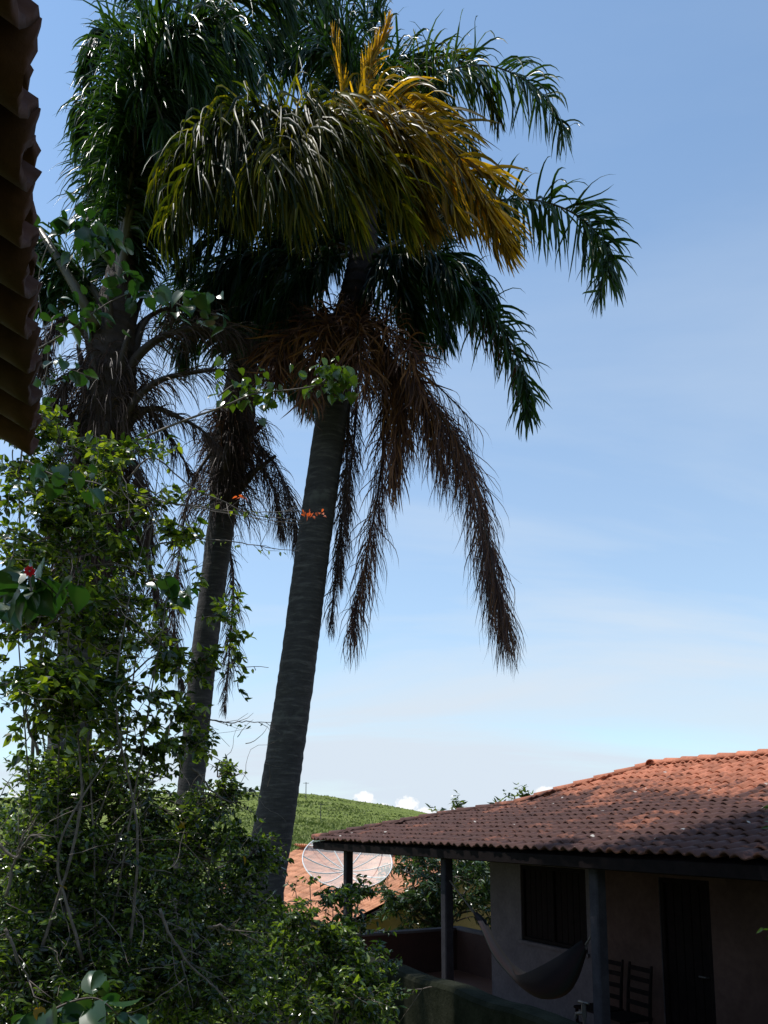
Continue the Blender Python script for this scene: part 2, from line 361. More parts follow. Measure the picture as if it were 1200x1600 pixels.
def utility_pole(px, py_top, py_base, Y, label):
    b = P(px, py_base, Y); t_ = P(px, py_top, Y); H = t_.z - b.z
    gz = float(ground_z(b.x, Y)); e = empty('utility_pole', (b.x, Y, gz)); tag(e, label, 'utility pole', 'power poles on the hill')
    a = Acc(); w = .22 * Y / 400
    tube(a, [(0, 0, -1), (0, 0, t_.z - gz)], [w, w * .75], 8); a.build('pole', MT['pole'], e)
    a = Acc(); box(a, -1.6 * Y / 450, 1.6 * Y / 450, -.12, .12, t_.z - gz - .9, t_.z - gz - .6); a.build('crossarm', MT['pole'], e)
utility_pole(501, 1254, 1281, 330, 'utility pole standing on the green slope below the ridge line')
utility_pole(478, 1222, 1239, 560, 'small utility pole standing on the crest of the hill')

# ------------------------------------------------------------------ roof tiles
def tile_mesh(name, w, L, mat, hump=.045, th=.014, ns=9, straight=False):
    """S-shaped clay tile: barrel hump and shallow pan; x across, y up the slope from its lower edge"""
    xs = np.linspace(-w / 2, w / 2, ns); k = []
    for x in xs:
        u = (x + w / 2) / w
        k.append(hump * math.sin(math.pi * u / .6) if u < .6 else -.012 * math.sin(math.pi * (u - .6) / .4))
    k = np.array(k); v = []
    for yy in (0, L):
        for x, z in zip(xs, k): v.append((x, yy, z))
    for yy in (0, L):
        for x, z in zip(xs, k): v.append((x, yy, z - th))
    f = []; n = ns
    for i in range(n - 1):
        f += [(i, i + 1, n + i + 1, n + i), (2 * n + i, 3 * n + i, 3 * n + i + 1, 2 * n + i + 1), (i, 2 * n + i, 2 * n + i + 1, i + 1), (n + i, n + i + 1, 3 * n + i + 1, 3 * n + i)]
    f += [(0, n, 3 * n, 2 * n), (n - 1, 3 * n - 1, 4 * n - 1, 2 * n - 1)]
    a = Acc(); a.add(v, f); return a.mesh(name, mat, True), np.array(v), f
def cap_mesh(name, mat, r=.085, L=.42, th=.014, ns=9):
    v = []
    for rr, in ((r,), (r - th,)):
        for yy, s in ((0, 1.08), (L, .88)):
            for i in range(ns):
                an = math.pi * i / (ns - 1); v.append((-math.cos(an) * rr * s, yy, math.sin(an) * rr * s))
    n = ns; f = []
    for i in range(n - 1):
        f += [(i, i + 1, n + i + 1, n + i), (2 * n + i, 3 * n + i, 3 * n + i + 1, 2 * n + i + 1), (i, 2 * n + i, 2 * n + i + 1, i + 1), (n + i, n + i + 1, 3 * n + i + 1, 3 * n + i)]
    f += [(0, n, 3 * n, 2 * n), (n - 1, 3 * n - 1, 4 * n - 1, 2 * n - 1)]
    a = Acc(); a.add(v, f); return a.mesh(name, mat, True)
def frame(o, x, y, z=None):
    """matrix from origin and axes (normalised)"""
    x = Vector(x).normalized(); y = Vector(y).normalized(); z = x.cross(y).normalized() if z is None else z
    return Matrix(((x.x, y.x, z.x, o[0]), (x.y, y.y, z.y, o[1]), (x.z, y.z, z.z, o[2]), (0, 0, 0, 1)))
def lay(tiles, parent, me, tv, tf, mat, score, wmat, limit=300, name='roof_tile'):
    """tiles: local matrices. the LIMIT with the best score are objects, the rest one stuff part"""
    tiles = sorted(tiles, key=score); a = Acc()
    for i, m in enumerate(tiles):
        if i < limit: link(name, me, parent, m)
        else:
            h = np.c_[tv, np.ones(len(tv))] @ np.array(m).T; a.add(h[:, :3], tf, RND.random())
    if a.n: a.build(name, mat, parent, True, 'stuff')
def in_view_score(wm):
    def s(m):
        p = wm @ m.translation; d = p.y if p.y > .3 else 99
        px = 600 + p.x / d * FPX; return (0 if -20 < px < 1230 else 1000) + d
    return s

# ------------------------------------------------------------------ the farmhouse on the right
E1 = Vector((.461, -.887, 0)).normalized(); E2 = Vector((.887, .461, 0)).normalized()
HO = Vector((-1.37, 15.6, 0)); HROT = math.atan2(E1.y, E1.x)
house = empty('farmhouse', HO, HROT)
tag(house, 'white farmhouse with a hipped clay tile roof and a shaded porch', 'house')
HM = Matrix.Translation(HO) @ Matrix.Rotation(HROT, 4, 'Z')
def H2W(x, y, z): return HM @ Vector((x, y, z))
LEN, WID = 14.0, 8.8
PR = [(0, 2.44), (.9, 2.66), (1.9, 2.90), (2.75, 3.07), (3.4, 3.34), (4.4, 3.71)]
def rz(d): return float(np.interp(d, [a for a, _ in PR], [b for _, b in PR]))
def make_house():
    # roof deck following the profile, hipped at both ends
    a = Acc(); ring = []
    for d, z in PR[:-1] + [(4.4, 3.71)]:
        ring.append([(d, d, z - .035), (LEN - d, d, z - .035), (LEN - d, WID - d, z - .035), (d, WID - d, z - .035)])
    top = [p for r in ring for p in r]; bot = [(x, y, z - .05) for x, y, z in top]; n = len(ring); f = []
    for i in range(n - 1):
        for k in range(4):
            q = (i * 4 + k, i * 4 + (k + 1) % 4, (i + 1) * 4 + (k + 1) % 4, (i + 1) * 4 + k)
            f.append(q); f.append(tuple(4 * n + j for j in q[::-1]))
    for k in range(4): f.append((k, 4 * n + k, 4 * n + (k + 1) % 4, (k + 1) % 4))
    a.add(top + bot, f); roof = a.build('roof', MT['wood'], house)
    TW, EX = .175, .245
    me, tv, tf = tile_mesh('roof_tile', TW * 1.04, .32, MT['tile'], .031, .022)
    # arc length table of the slope
    dd = np.linspace(0, 4.4, 200); zz = np.array([rz(d) for d in dd]); sl = np.concatenate([[0], np.cumsum(np.hypot(np.diff(dd), np.diff(zz)))])
    front = []; other = []
    rows = int(sl[-1] / EX)
    for side in range(4):
        span = LEN if side in (0, 2) else WID
        cols = int(span / TW)
        for r in range(rows + 1):
            s0 = r * EX - .04; d0 = float(np.interp(max(s0, 0), sl, dd)); d1 = float(np.interp(min(s0 + .32, sl[-1]), sl, dd))
            if d0 > 4.32: continue
            z0 = rz(d0) + .044; z1 = rz(min(d1, 4.4)) + .012
            if r == 0: d0 = -.05
            for c in range(cols + 1):
                t = c * TW + .1
                dm = max(d0, 0)
                if t < dm + .02 or t > span - dm - .02: continue
                if side == 0: o = (t, d0, z0); xa = (1, 0, 0); ya = (0, d1 - d0, z1 - z0)
                elif side == 2: o = (LEN - t, WID - d0, z0); xa = (-1, 0, 0); ya = (0, -(d1 - d0), z1 - z0)
                elif side == 1: o = (LEN - d0, t, z0); xa = (0, 1, 0); ya = (-(d1 - d0), 0, z1 - z0)
                else: o = (d0, WID - t, z0); xa = (0, -1, 0); ya = (d1 - d0, 0, z1 - z0)
                m = frame(o, xa, ya)
                sl_ = RND.uniform(-.07, -.03) if RND.random() < .05 else 0
                m = m @ Matrix.Translation((RND.uniform(-.006, .006), sl_ + RND.uniform(-.02, .02), RND.uniform(-.005, .009))) @ Matrix.Rotation(R(RND.uniform(-2.8, 2.8)), 4, 'Z') @ Matrix.Rotation(R(RND.uniform(-1, 1)), 4, 'Y')
                (front if side == 0 else other).append(m)
    base = in_view_score(HM)
    fs = set(id(m) for m in front)
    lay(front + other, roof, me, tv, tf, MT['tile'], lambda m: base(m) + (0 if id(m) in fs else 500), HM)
    # hip and ridge caps
    cm = cap_mesh('ridge_tile', MT['tile'])
    def caps(pts3, step=.36):
        p = spline(pts3, 200) if False else None
        q = np.array(pts3, float); L = np.concatenate([[0], np.cumsum(np.linalg.norm(np.diff(q, axis=0), axis=1))])
        g = lambda s: Vector([float(np.interp(s, L, q[:, k])) for k in range(3)])
        s = 0.0
        while s < L[-1] - .2:
            a0 = g(s); b0 = g(min(s + .42, L[-1])); y = (b0 - a0).normalized(); x = y.cross(Vector((0, 0, 1))).normalized()
            link('ridge_tile', cm, roof, frame(a0 + Vector((0, 0, .035)), x, y) @ Matrix.Rotation(R(-2.2), 4, 'X') @ Matrix.Rotation(R(RND.uniform(-2, 2)), 4, 'Z')); s += step
    hz_ = [(d, z) for d, z in PR]
    caps([(d, d, z) for d, z in hz_]); caps([(d, WID - d, z) for d, z in hz_])
    caps([(LEN - d, d, z) for d, z in hz_]); caps([(4.4, 4.4, 3.73), (LEN - 4.4, 4.4, 3.73)])
    # perimeter beam and rafters
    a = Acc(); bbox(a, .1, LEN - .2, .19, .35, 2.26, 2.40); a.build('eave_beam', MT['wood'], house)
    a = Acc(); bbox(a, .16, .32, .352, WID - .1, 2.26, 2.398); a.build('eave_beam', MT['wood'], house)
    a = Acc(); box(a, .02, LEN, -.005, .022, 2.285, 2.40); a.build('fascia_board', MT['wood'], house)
    for i in range(22):
        x = .62 + i * .6; a = Acc(); y1 = 1.7 if x > 3.3 else min(2.6, x)
        v = []
        for yy in (.04, y1):
            for xx in (x - .03, x + .03):
                for dz in (-.15, -.09): v.append((xx, yy, rz(yy) + dz))
        a.add(v, [(0, 1, 3, 2), (4, 6, 7, 5), (0, 4, 5, 1), (2, 3, 7, 6), (0, 2, 6, 4), (1, 5, 7, 3)]); a.build('rafter', MT['wood'], house)
    for x in (1.04, 4.42, 7.56, 10.9):
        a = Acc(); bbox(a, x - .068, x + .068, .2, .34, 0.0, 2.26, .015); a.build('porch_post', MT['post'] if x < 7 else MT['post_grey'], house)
    a = Acc(); box(a, .5, LEN, -.1, WID, -.5, 0); a.build('porch_floor', MT['floor'], house)
    # walls with real openings
    X0, X1, Y0 = 3.43, 13.2, 1.72; wx0, wx1, wz0, wz1 = 4.24, 5.72, 1.0, 2.13; dx0, dx1, dz1 = 7.05, 7.82, 2.1
    a = Acc()
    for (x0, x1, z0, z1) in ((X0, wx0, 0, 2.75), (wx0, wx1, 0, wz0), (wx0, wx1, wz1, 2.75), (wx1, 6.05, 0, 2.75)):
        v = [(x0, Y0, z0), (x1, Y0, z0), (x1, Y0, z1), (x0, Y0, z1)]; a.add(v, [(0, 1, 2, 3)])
    def rect(*v): a.add(v, [(0, 1, 2, 3)])
    pw = Acc()
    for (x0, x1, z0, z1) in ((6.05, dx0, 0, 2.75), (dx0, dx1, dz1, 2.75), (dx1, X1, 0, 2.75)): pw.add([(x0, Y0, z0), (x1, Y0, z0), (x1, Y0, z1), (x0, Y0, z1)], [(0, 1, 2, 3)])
    pw.build('wall', MT['wall_shade'], house)
    dp = Y0 + .16
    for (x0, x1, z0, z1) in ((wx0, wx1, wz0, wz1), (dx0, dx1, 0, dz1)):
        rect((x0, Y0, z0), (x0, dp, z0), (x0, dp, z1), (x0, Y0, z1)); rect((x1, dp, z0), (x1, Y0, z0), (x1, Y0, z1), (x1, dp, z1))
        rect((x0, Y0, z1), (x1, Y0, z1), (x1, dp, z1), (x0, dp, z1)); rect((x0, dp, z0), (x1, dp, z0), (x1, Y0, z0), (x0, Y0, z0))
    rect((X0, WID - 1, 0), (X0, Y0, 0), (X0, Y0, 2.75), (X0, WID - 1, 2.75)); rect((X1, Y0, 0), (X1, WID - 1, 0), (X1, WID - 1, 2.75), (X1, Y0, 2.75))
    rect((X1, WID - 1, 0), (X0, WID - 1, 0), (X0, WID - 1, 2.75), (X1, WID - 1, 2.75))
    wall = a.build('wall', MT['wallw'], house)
    a = Acc(); box(a, X0 + .01, X1, Y0 - .012, Y0 - .001, 0, .12); 
    # window: frame, two shutters of boards
    e = Y0 + .06
    a = Acc()
    bbox(a, wx0, wx0 + .06, e - .05, e + .03, wz0, wz1); bbox(a, wx1 - .06, wx1, e - .05, e + .03, wz0, wz1)
    bbox(a, wx0 + .06, wx1 - .06, e - .05, e + .03, wz0, wz0 + .06); bbox(a, wx0 + .06, wx1 - .06, e - .05, e + .03, wz1 - .06, wz1)
    bbox(a, (wx0 + wx1) / 2 - .03, (wx0 + wx1) / 2 + .03, e - .05, e + .03, wz0 + .06, wz1 - .06)
    win = a.build('window', MT['wood'], house)
    for k in range(2):
        xa = wx0 + .065 if k == 0 else (wx0 + wx1) / 2 + .035; wd = (wx1 - wx0) / 2 - .10
        for j in range(5):
            a = Acc(); bbox(a, xa + j * wd / 5 + .003, xa + (j + 1) * wd / 5 - .003, e - .015, e + .015, wz0 + .065, wz1 - .065, .006); a.build('shutter_board', MT['wood'], win)
    a = Acc(); box(a, wx0 - .04, wx1 + .04, Y0 - .035, e - .05, wz0 - .05, wz0 - .003); a.build('sill', MT['wallw'], win)
    # door
    a = Acc(); bbox(a, dx0, dx0 + .06, e - .05, e + .03, 0.002, dz1); bbox(a, dx1 - .06, dx1, e - .05, e + .03, 0.002, dz1); bbox(a, dx0 + .06, dx1 - .06, e - .05, e + .03, dz1 - .06, dz1)
    door = a.build('door', MT['wood'], house)
    for j in range(5):
        w_ = (dx1 - dx0 - .12) / 5; a = Acc(); bbox(a, dx0 + .06 + j * w_ + .003, dx0 + .06 + (j + 1) * w_ - .003, e - .015, e + .02, .01, dz1 - .06, .006); a.build('door_board', MT['wood'], door)
    a = Acc(); tube(a, [(dx1 - .1, e - .02, 1.0), (dx1 - .1, e - .07, 1.0), (dx1 - .2, e - .075, 1.0)], .009, 8); a.build('handle', MT['metal'], door)
    # porch parapet on the far side, red-brown with a pale coping
    a = Acc(); box(a, .95, 3.42, 2.55, 2.7, 0, .74); box(a, .95, 1.1, .36, 2.55, 0, .74); par = a.build('parapet', MT['wallr'], house)
    a = Acc(); bbox(a, .92, 3.42, 2.52, 2.73, .742, .79, .008); bbox(a, .92, 1.13, .36, 2.518, .742, .79, .008); a.build('coping', MT['wallw'], par)
    # faucet on the third post
make_house()
def house_prop_matrix(x, y, rz_=0, z=0): return HM @ Matrix.Translation((x, y, z)) @ Matrix.Rotation(rz_, 4, 'Z')
def make_tap():
    m = house_prop_matrix(7.40, .16)
    e = empty('tap'); e.matrix_world = m; tag(e, 'small dark tap on a standpipe in front of the porch post by the hammock', 'tap')
    a = Acc(); tube(a, [(0, 0, 0), (0, 0, .78)], .016, 8); a.build('pipe', MT['metal'], e)
    a = Acc(); tube(a, [(0, 0, .70), (-.05, -.02, .70), (-.09, -.03, .69), (-.10, -.035, .64)], [.02, .02, .018, .017], 8); tube(a, [(0, 0, .66), (0, 0, .80)], .028, 8); a.build('spout', MT['metal'], e)
    a = Acc(); tube(a, [(-.075, -.01, .82), (.075, .01, .82)], .014, 6); tube(a, [(0, 0, .8), (0, 0, .83)], .014, 6); a.build('handle', MT['metal'], e)
make_tap()
def make_chair(x, y, rot, label):
    e = empty('chair'); e.matrix_world = house_prop_matrix(x, y, rot); tag(e, label, 'chair', 'chairs on the porch')
    # local: back at +y, seat towards -y
    w, d = .19, .19
    for sx_ in (-1, 1):
        a = Acc(); tube(a, [(sx_ * w, -d, 0), (sx_ * w, -d, .46)], [.016, .021], 8); a.build('leg', MT['wood'], e)
        a = Acc(); tube(a, [(sx_ * w, d, 0), (sx_ * w, d, .46), (sx_ * w, d + .02, .75), (sx_ * w, d + .06, 1.06)], [.016, .021, .02, .015], 8); a.build('leg', MT['wood'], e)
        a = Acc(); tube(a, [(sx_ * w, -d, .2), (sx_ * w, d, .2)], .011, 6); a.build('stretcher', MT['wood'], e)
    a = Acc(); bbox(a, -.22, .22, -.22, .21, .445, .475, .01); a.build('seat', MT['wood'], e)
    for z in (.60, .74, .88, 1.0):
        a = Acc(); yy = d + .02 + (z - .75) * .13; bbox(a, -w, w, yy - .009, yy + .009, z - .028, z + .028, .006); a.build('back_slat', MT['wood'], e)
    a = Acc(); tube(a, [(-w, -d, .28), (w, -d, .28)], .011, 6); a.build('stretcher', MT['wood'], e)
make_chair(6.42, 1.25, 0, 'dark wooden slat-back chair on the porch, nearer to the hammock')
make_chair(6.93, 1.22, R(-3), 'dark wooden slat-back chair on the porch, nearer to the door')
def make_hammock():
    A0, B0 = H2W(4.50, .27, 1.95), H2W(7.47, .27, 1.45)
    e = empty('hammock', A0); tag(e, 'striped cloth hammock slung between two porch posts', 'hammock')
    # photo outline of the near edge (upper) and of the belly (lower)
    up = [(742, 1424), (757, 1440), (775, 1474), (800, 1508), (818, 1523), (850, 1514), (885, 1494), (914, 1468)]
    lo = [(740, 1428), (752, 1452), (770, 1492), (796, 1524), (818, 1546), (850, 1562), (888, 1547), (916, 1484)]
    n = len(up); Ys = np.interp(np.linspace(0, 1, n), [0, 1], [A0.y - .35, B0.y + .1])
    U = spline([P(x, y, Y) for (x, y), Y in zip(up, Ys)], 34); Lw = spline([P(x, y, Y) for (x, y), Y in zip(lo, Ys)], 34)
    k = 17; v = []; tn = []
    for i in range(34):
        t = i / 33; half = .02 + .17 * math.sin(math.pi * min(1, max(0, (t - .42) / .62))) ** 1.1
        for j in range(k):
            s = j / (k - 1) * 2 - 1; h = abs(s) ** 2.2
            q = Lw[i] + (U[i] - Lw[i]) * h; off = np.array(E2) * (s * half + half * .15)
            fold = .012 * math.sin(j * 2.4 + 3 * t) * (1 - .5 * math.sin(math.pi * t))
            v.append(q + off + np.array([0, 0, fold])); tn.append((s + 1) / 2)
    v = np.array(v) - np.array(A0); f = [(i * k + j, i * k + j + 1, (i + 1) * k + j + 1, (i + 1) * k + j) for i in range(33) for j in range(k - 1)]
    a = Acc(); a.add(v, f, np.array(tn)); a.build('cloth', MT['hammock'], e, True)
    o = np.array(A0)
    a = Acc(); tube(a, np.array([o, (o + U[0]) / 2 - [0, 0, .02], (U[0] + Lw[0]) / 2]) - o, .012, 6)
    for s in range(5): tube(a, np.array([(o + U[0]) / 2 - [0, 0, .02], U[0] * .5 + Lw[0] * .5 + np.array(E2) * (s - 2) * .012]) - o, .005, 4)
    a.build('rope', MT['rope'], e)
    a = Acc(); b = np.array(B0); tube(a, np.array([b + [0, 0, .12], b + [-.03, 0.02, .06], (U[-1] + Lw[-1]) / 2]) - o, .012, 6); a.build('rope', MT['rope'], e)
make_hammock()
def make_garden_wall():
    e = empty('garden_wall'); e.matrix_world = HM; tag(e, 'low mossy plastered garden wall running in front of the porch', 'wall')
    a = Acc(); n = 30; v = []
    for i in range(n + 1):
        x = 2.6 + i * .32; y0 = -1.62; zt = 1.20 + .015 * math.sin(i * 1.7)
        w = .13
        for (yy, zz) in ((y0 - w, -.6), (y0 - w, zt - .05), (y0 - w + .03, zt - .012), (y0, zt), (y0 + w - .03, zt - .012), (y0 + w, zt - .05), (y0 + w, -.6)): v.append((x, yy + .01 * math.sin(i * .9), zz))
    f = [(i * 7 + j, i * 7 + j + 1, (i + 1) * 7 + j + 1, (i + 1) * 7 + j) for i in range(n) for j in range(6)]
    a.add(v, f); base = 0
    a.idx.append(np.arange(7)[::-1]); a.tot.append(np.array([7])); a.idx.append(np.arange(7) + n * 7); a.tot.append(np.array([7]))
    a.build('wall', MT['garden'], e)
make_garden_wall()

# ------------------------------------------------------------------ neighbour house and outbuilding
def simple_house(name, label, origin, axis, ridge_z, run, drop, s0, s1, wallm, base_z, limit, back=True):
    """gabled house; origin = point on the ridge, axis = ridge direction; slope faces right-hand side of the axis"""
    x = Vector(axis).normalized(); y = Vector((-x.y, x.x, 0)); e = empty(name); e.matrix_world = frame((origin[0], origin[1], 0), x, y, Vector((0, 0, 1)))
    tag(e, label, 'house'); WM = e.matrix_world.copy()
    ze = ridge_z - drop; a = Acc()
    for s in (-1, 1):
        v = [(s0, 0, ridge_z - .05), (s1, 0, ridge_z - .05), (s1, s * run, ze - .05), (s0, s * run, ze - .05)]; v += [(p, q, r_ - .06) for p, q, r_ in v]
        a.add(v, [(0, 1, 2, 3), (7, 6, 5, 4), (0, 4, 5, 1), (1, 5, 6, 2), (2, 6, 7, 3), (3, 7, 4, 0)])
    roof = a.build('roof', MT['wood'], e)
    TW, EX = .20, .34; me, tv, tf = tile_mesh('roof_tile', TW * 1.04, .42, MT['tile_clean'], ns=7)
    L = math.hypot(run, drop); tiles = []; sec = []
    for s in (-1, 1):
        for r in range(int(L / EX) + 1):
            for c in range(int((s1 - s0) / TW)):
                t = s0 + .1 + c * TW; u = r * EX - .03; q = 1 - u / L
                o = (t, s * run * q, ze + drop * (1 - q) + .03)
                m = frame(o, (-s, 0, 0), (0, -s * run, drop)) @ Matrix.Rotation(R(2.2), 4, 'X').inverted() @ Matrix.Rotation(R(RND.uniform(-1.5, 1.5)), 4, 'Z') @ Matrix.Translation((0, RND.uniform(-.012, .012), RND.uniform(-.003, .006)))
                (tiles if s == -1 else sec).append(m)
    ids = set(id(m) for m in tiles); b = in_view_score(WM)
    lay(tiles + sec, roof, me, tv, tf, MT['tile_clean'], lambda m: b(m) + (0 if id(m) in ids else 500), WM, limit)
    cm = cap_mesh('ridge_tile', MT['tile_clean'])
    for i in range(int((s1 - s0) / .36)):
        link('ridge_tile', cm, roof, frame((s0 + i * .36, 0, ridge_z + .02), (0, -1, 0), (1, 0, 0)))
    a = Acc(); wy = run - .5; zw = ze + .2; i0, i1 = s0 + .4, s1 - .4; zr = ridge_z - .14
    zt = zr - drop * (wy / run)
    for xx, fl in ((i0, 1), (i1, -1)):
        v = [(xx, -wy, base_z), (xx, wy, base_z), (xx, wy, zt), (xx, 0, zr), (xx, -wy, zt)]; a.add(v, [(0, 1, 2, 3, 4)] if fl < 0 else [(4, 3, 2, 1, 0)])
    for yy in (-wy, wy): a.add([(i0, yy, base_z), (i1, yy, base_z), (i1, yy, zt), (i0, yy, zt)], [(0, 1, 2, 3)])
    a.build('wall', wallm, e)
    for k in range(3):
        xx = i0 + (i1 - i0) * (k + .5) / 3; a = Acc(); zc = (base_z + zt) / 2 + .15
        bbox(a, xx - .5, xx + .5, -wy - .03, -wy - .002, zc - .45, zc + .45); w_ = a.build('window', MT['wood'], e)
    return e
simple_house('neighbour_house', 'house beyond the satellite dish with a bright orange clay tile roof', (0, 24), tuple(E1), 1.88, 3.5, 1.42, -6.5, 4.6, MT['wally'], -1.9, 300)
simple_house('outbuilding', 'small yellow outbuilding with an orange tile roof behind the dark leafy tree', (4.1, 23.2), tuple(E1), .42, 1.9, .65, -2.2, 2.2, MT['wally'], -1.9, 60)

# ------------------------------------------------------------------ satellite dish
def make_dish():
    c = P(543, 1343, 17.3); e = empty('satellite_dish', (c.x, c.y, float(ground_z(c.x, c.y)))); tag(e, 'large white mesh satellite dish on a pole below the porch eave', 'satellite dish')
    gz = e.location.z; rad = .955; dep = .30; n = Vector((.10, -.57, .80)).normalized()
    x = Vector((1, 0, 0)); x = (x - n * x.dot(n)).normalized(); y = n.cross(x); o = Vector((0, 0, c.z - gz)) - n * dep
    m = Matrix(((x.x, y.x, n.x, o.x), (x.y, y.y, n.y, o.y), (x.z, y.z, n.z, o.z), (0, 0, 0, 1)))
    def q(r, an): return m @ Vector((rad * r * math.cos(an), rad * r * math.sin(an), dep * r * r))
    ns, nr = 12, 5
    for k in range(ns):                      # mesh panels between the ribs
        a = Acc(); v = []; cols = 5
        for i in range(nr + 1):
            for j in range(cols): v.append(tuple(q(.04 + .955 * i / nr, (k + .03 + .94 * j / (cols - 1)) * 2 * math.pi / ns)))
        a.add(v, [(i * cols + j, i * cols + j + 1, (i + 1) * cols + j + 1, (i + 1) * cols + j) for i in range(nr) for j in range(cols - 1)])
        a.build('mesh_panel', MT['dish'], e, True)
        a = Acc(); tube(a, [q(.03 + .97 * i / 8, k * 2 * math.pi / ns) for i in range(9)], .014, 5); a.build('rib', MT['white_metal'], e)
    a = Acc(); tube(a, [q(1, i * 2 * math.pi / 48) for i in range(49)], .013, 6, cap=False); a.build('rim', MT['white_metal'], e)
    fp = m @ Vector((0, 0, .72))
    for k in (0, 1, 2):
        a = Acc(); tube(a, [q(.97, (k * 120 + 35) * math.pi / 180), fp], .012, 5); a.build('feed_strut', MT['white_metal'], e)
    a = Acc(); tube(a, [m @ Vector((0, 0, .66)), m @ Vector((0, 0, .80))], .05, 10); a.build('feed_horn', MT['white_metal'], e)
    a = Acc(); tube(a, [m @ Vector((0, 0, -.10)), m @ Vector((0, 0, .03))], .07, 12); a.build('hub', MT['white_metal'], e)
    b = m @ Vector((0, 0, -.1)); a = Acc(); tube(a, [(b.x, b.y, -.3), b], .045, 12); a.build('mast', MT['metal'], e)
make_dish()

# ------------------------------------------------------------------ near eave overhead at the left
def make_near_roof():
    d = Vector((-.42, 1, 0)).normalized(); out = Vector((d.y, -d.x, 0))          # out = towards the right (away from the roof)
    e = empty('tiled_eave', (0, 0, 0)); zl = CAMZ + 1.5
    tag(e, 'dark clay tile eave hanging over the left edge of the view', 'roof')
    off = -.092                                                                       # eave line offset from the camera line
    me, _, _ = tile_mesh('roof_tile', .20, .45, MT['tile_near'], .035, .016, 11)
    def rough_tiles(nm, rad, seed):
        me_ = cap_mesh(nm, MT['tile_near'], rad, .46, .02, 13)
        import bmesh
        bm = bmesh.new(); bm.from_mesh(me_); bmesh.ops.subdivide_edges(bm, edges=[e_ for e_ in bm.edges if abs((e_.verts[0].co - e_.verts[1].co).y) > .2], cuts=7)
        for v_ in bm.verts:
            q_ = v_.co * 24 + Vector((seed * 7.1, 0, 0)); v_.co += mnoise.noise_vector(q_) * .0045
            if v_.co.y < .02: v_.co.y += mnoise.noise(v_.co * 60 + Vector((seed, 0, 0))) * .012 + .008 * mnoise.noise(Vector((v_.co.x * 14, seed * 3.3, 0)))
        bm.to_mesh(me_); bm.free(); return me_
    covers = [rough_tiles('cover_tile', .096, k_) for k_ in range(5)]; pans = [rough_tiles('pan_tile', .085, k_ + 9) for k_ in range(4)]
    up = (-out * math.cos(R(20)) + Vector((0, 0, 1)) * math.sin(R(20))).normalized()
    s = -1.2
    k = 0
    while s < 3.22:
        for r in range(4):
            # pan (trough facing up) and cover over the joint
            for typ in (0, 1):
                j = RND.uniform(-.008, .008) + (-.040 if typ == 0 else 0)
                o = d * (s + (0 if typ == 0 else .105)) + out * (off + j) + Vector((0, 0, zl)) + up * (r * .36) + Vector((0, 0, (.0 if typ == 0 else .012) + .012 * (r > 0)))
                y = up; x = -d
                mm = frame(o, x, y)
                if typ == 0: mm = mm @ Matrix.Rotation(R(180), 4, 'Y') @ Matrix.Rotation(R(-1.6), 4, 'X')
                else: mm = mm @ Matrix.Rotation(R(-1.6), 4, 'X')
                mm = mm @ Matrix.Rotation(R(RND.uniform(-2.5, 2.5)), 4, 'Z') @ Matrix.Rotation(R(RND.uniform(-4, 4)), 4, 'Y')
                link('pan_tile' if typ == 0 else 'cover_tile', RND.choice(pans if typ == 0 else covers), e, mm)
        s += .205; k += 1
    # boarding and rafters above the wall, set back from the tile ends
    a = Acc(); v = []
    for ss in (-7, 3.28):  # boarding extended unseen behind the camera to block sky light from the porch
        for uu in (.22, 4.5):
            for dz in (-.10, -.075): v.append(tuple(d * ss + out * off + Vector((0, 0, zl + dz)) + up * uu))
    a.add(v, CUBE_F); a.build('roof_boarding', MT['wood'], e)
    for i in range(6):
        ss = -1.0 + i * .7; a = Acc(); p0 = d * ss + out * off + Vector((0, 0, zl - .14)) + up * .26; p1 = p0 + up * 1.5
        tube(a, [p0, p1], .04, 4); a.build('rafter', MT['wood'], e)
    w = empty('near_house_wall'); tag(w, 'plastered wall carrying the dark tile eave', 'wall')
    a = Acc(); v = []
    for ss in (-7, 2.55):  # wall likewise extended behind the camera, added length blocks sky light
        for oo in (-.95, -1.15):
            for z in (-.5, zl + .12): v.append(tuple(d * ss + out * oo + Vector((0, 0, z))))
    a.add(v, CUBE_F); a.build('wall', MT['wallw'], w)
make_near_roof()

# ------------------------------------------------------------------ palms
def leaflets(acc, p0, d0, L, Wd, nrm, droop, wind, curl, tone, steps=6, fold=.22):
    n = len(p0); prof = np.array([.45, .95, 1.0, .9, .72, .45, .06])[:steps + 1]
    p = p0.copy(); d = norm(d0); g = np.array([0, 0, -1.0]); rows = []
    kick = NR.normal(0, 1, (n, 3)) * curl[:, None]; wob = NR.normal(0, 1, (n, 3)); wph = NR.uniform(0, 6.28, n)
    for k in range(steps + 1):
        w = np.cross(d, nrm); w = norm(w); nn = norm(np.cross(w, d)); hw = (Wd * prof[k] / 2)[:, None]
        rows.append(np.stack([p - w * hw + nn * hw * fold * 2, p, p + w * hw + nn * hw * fold * 2], 1))
        s = (k + 1) / steps
        d = norm(d + g * (droop * (.25 + s) / steps * 2)[:, None] + wind * (s / steps * 2) + kick * (s / steps) + wob * np.cos(5.5 * s + wph)[:, None] * (curl / steps * 1.1)[:, None])
        p = p + d * (L / steps)[:, None]
    v = np.stack(rows, 1)                                                            # n, steps+1, 3, 3
    m = 3; base = (np.arange(n) * (steps + 1) * m)[:, None, None]
    f = []
    for k in range(steps):
        for j in range(2): f.append((k * m + j, k * m + j + 1, (k + 1) * m + j + 1, (k + 1) * m + j))
    f = base + np.array(f)[None]
    acc.add(v.reshape(-1, 3), f.reshape(-1, 4), np.repeat(tone, (steps + 1) * m))
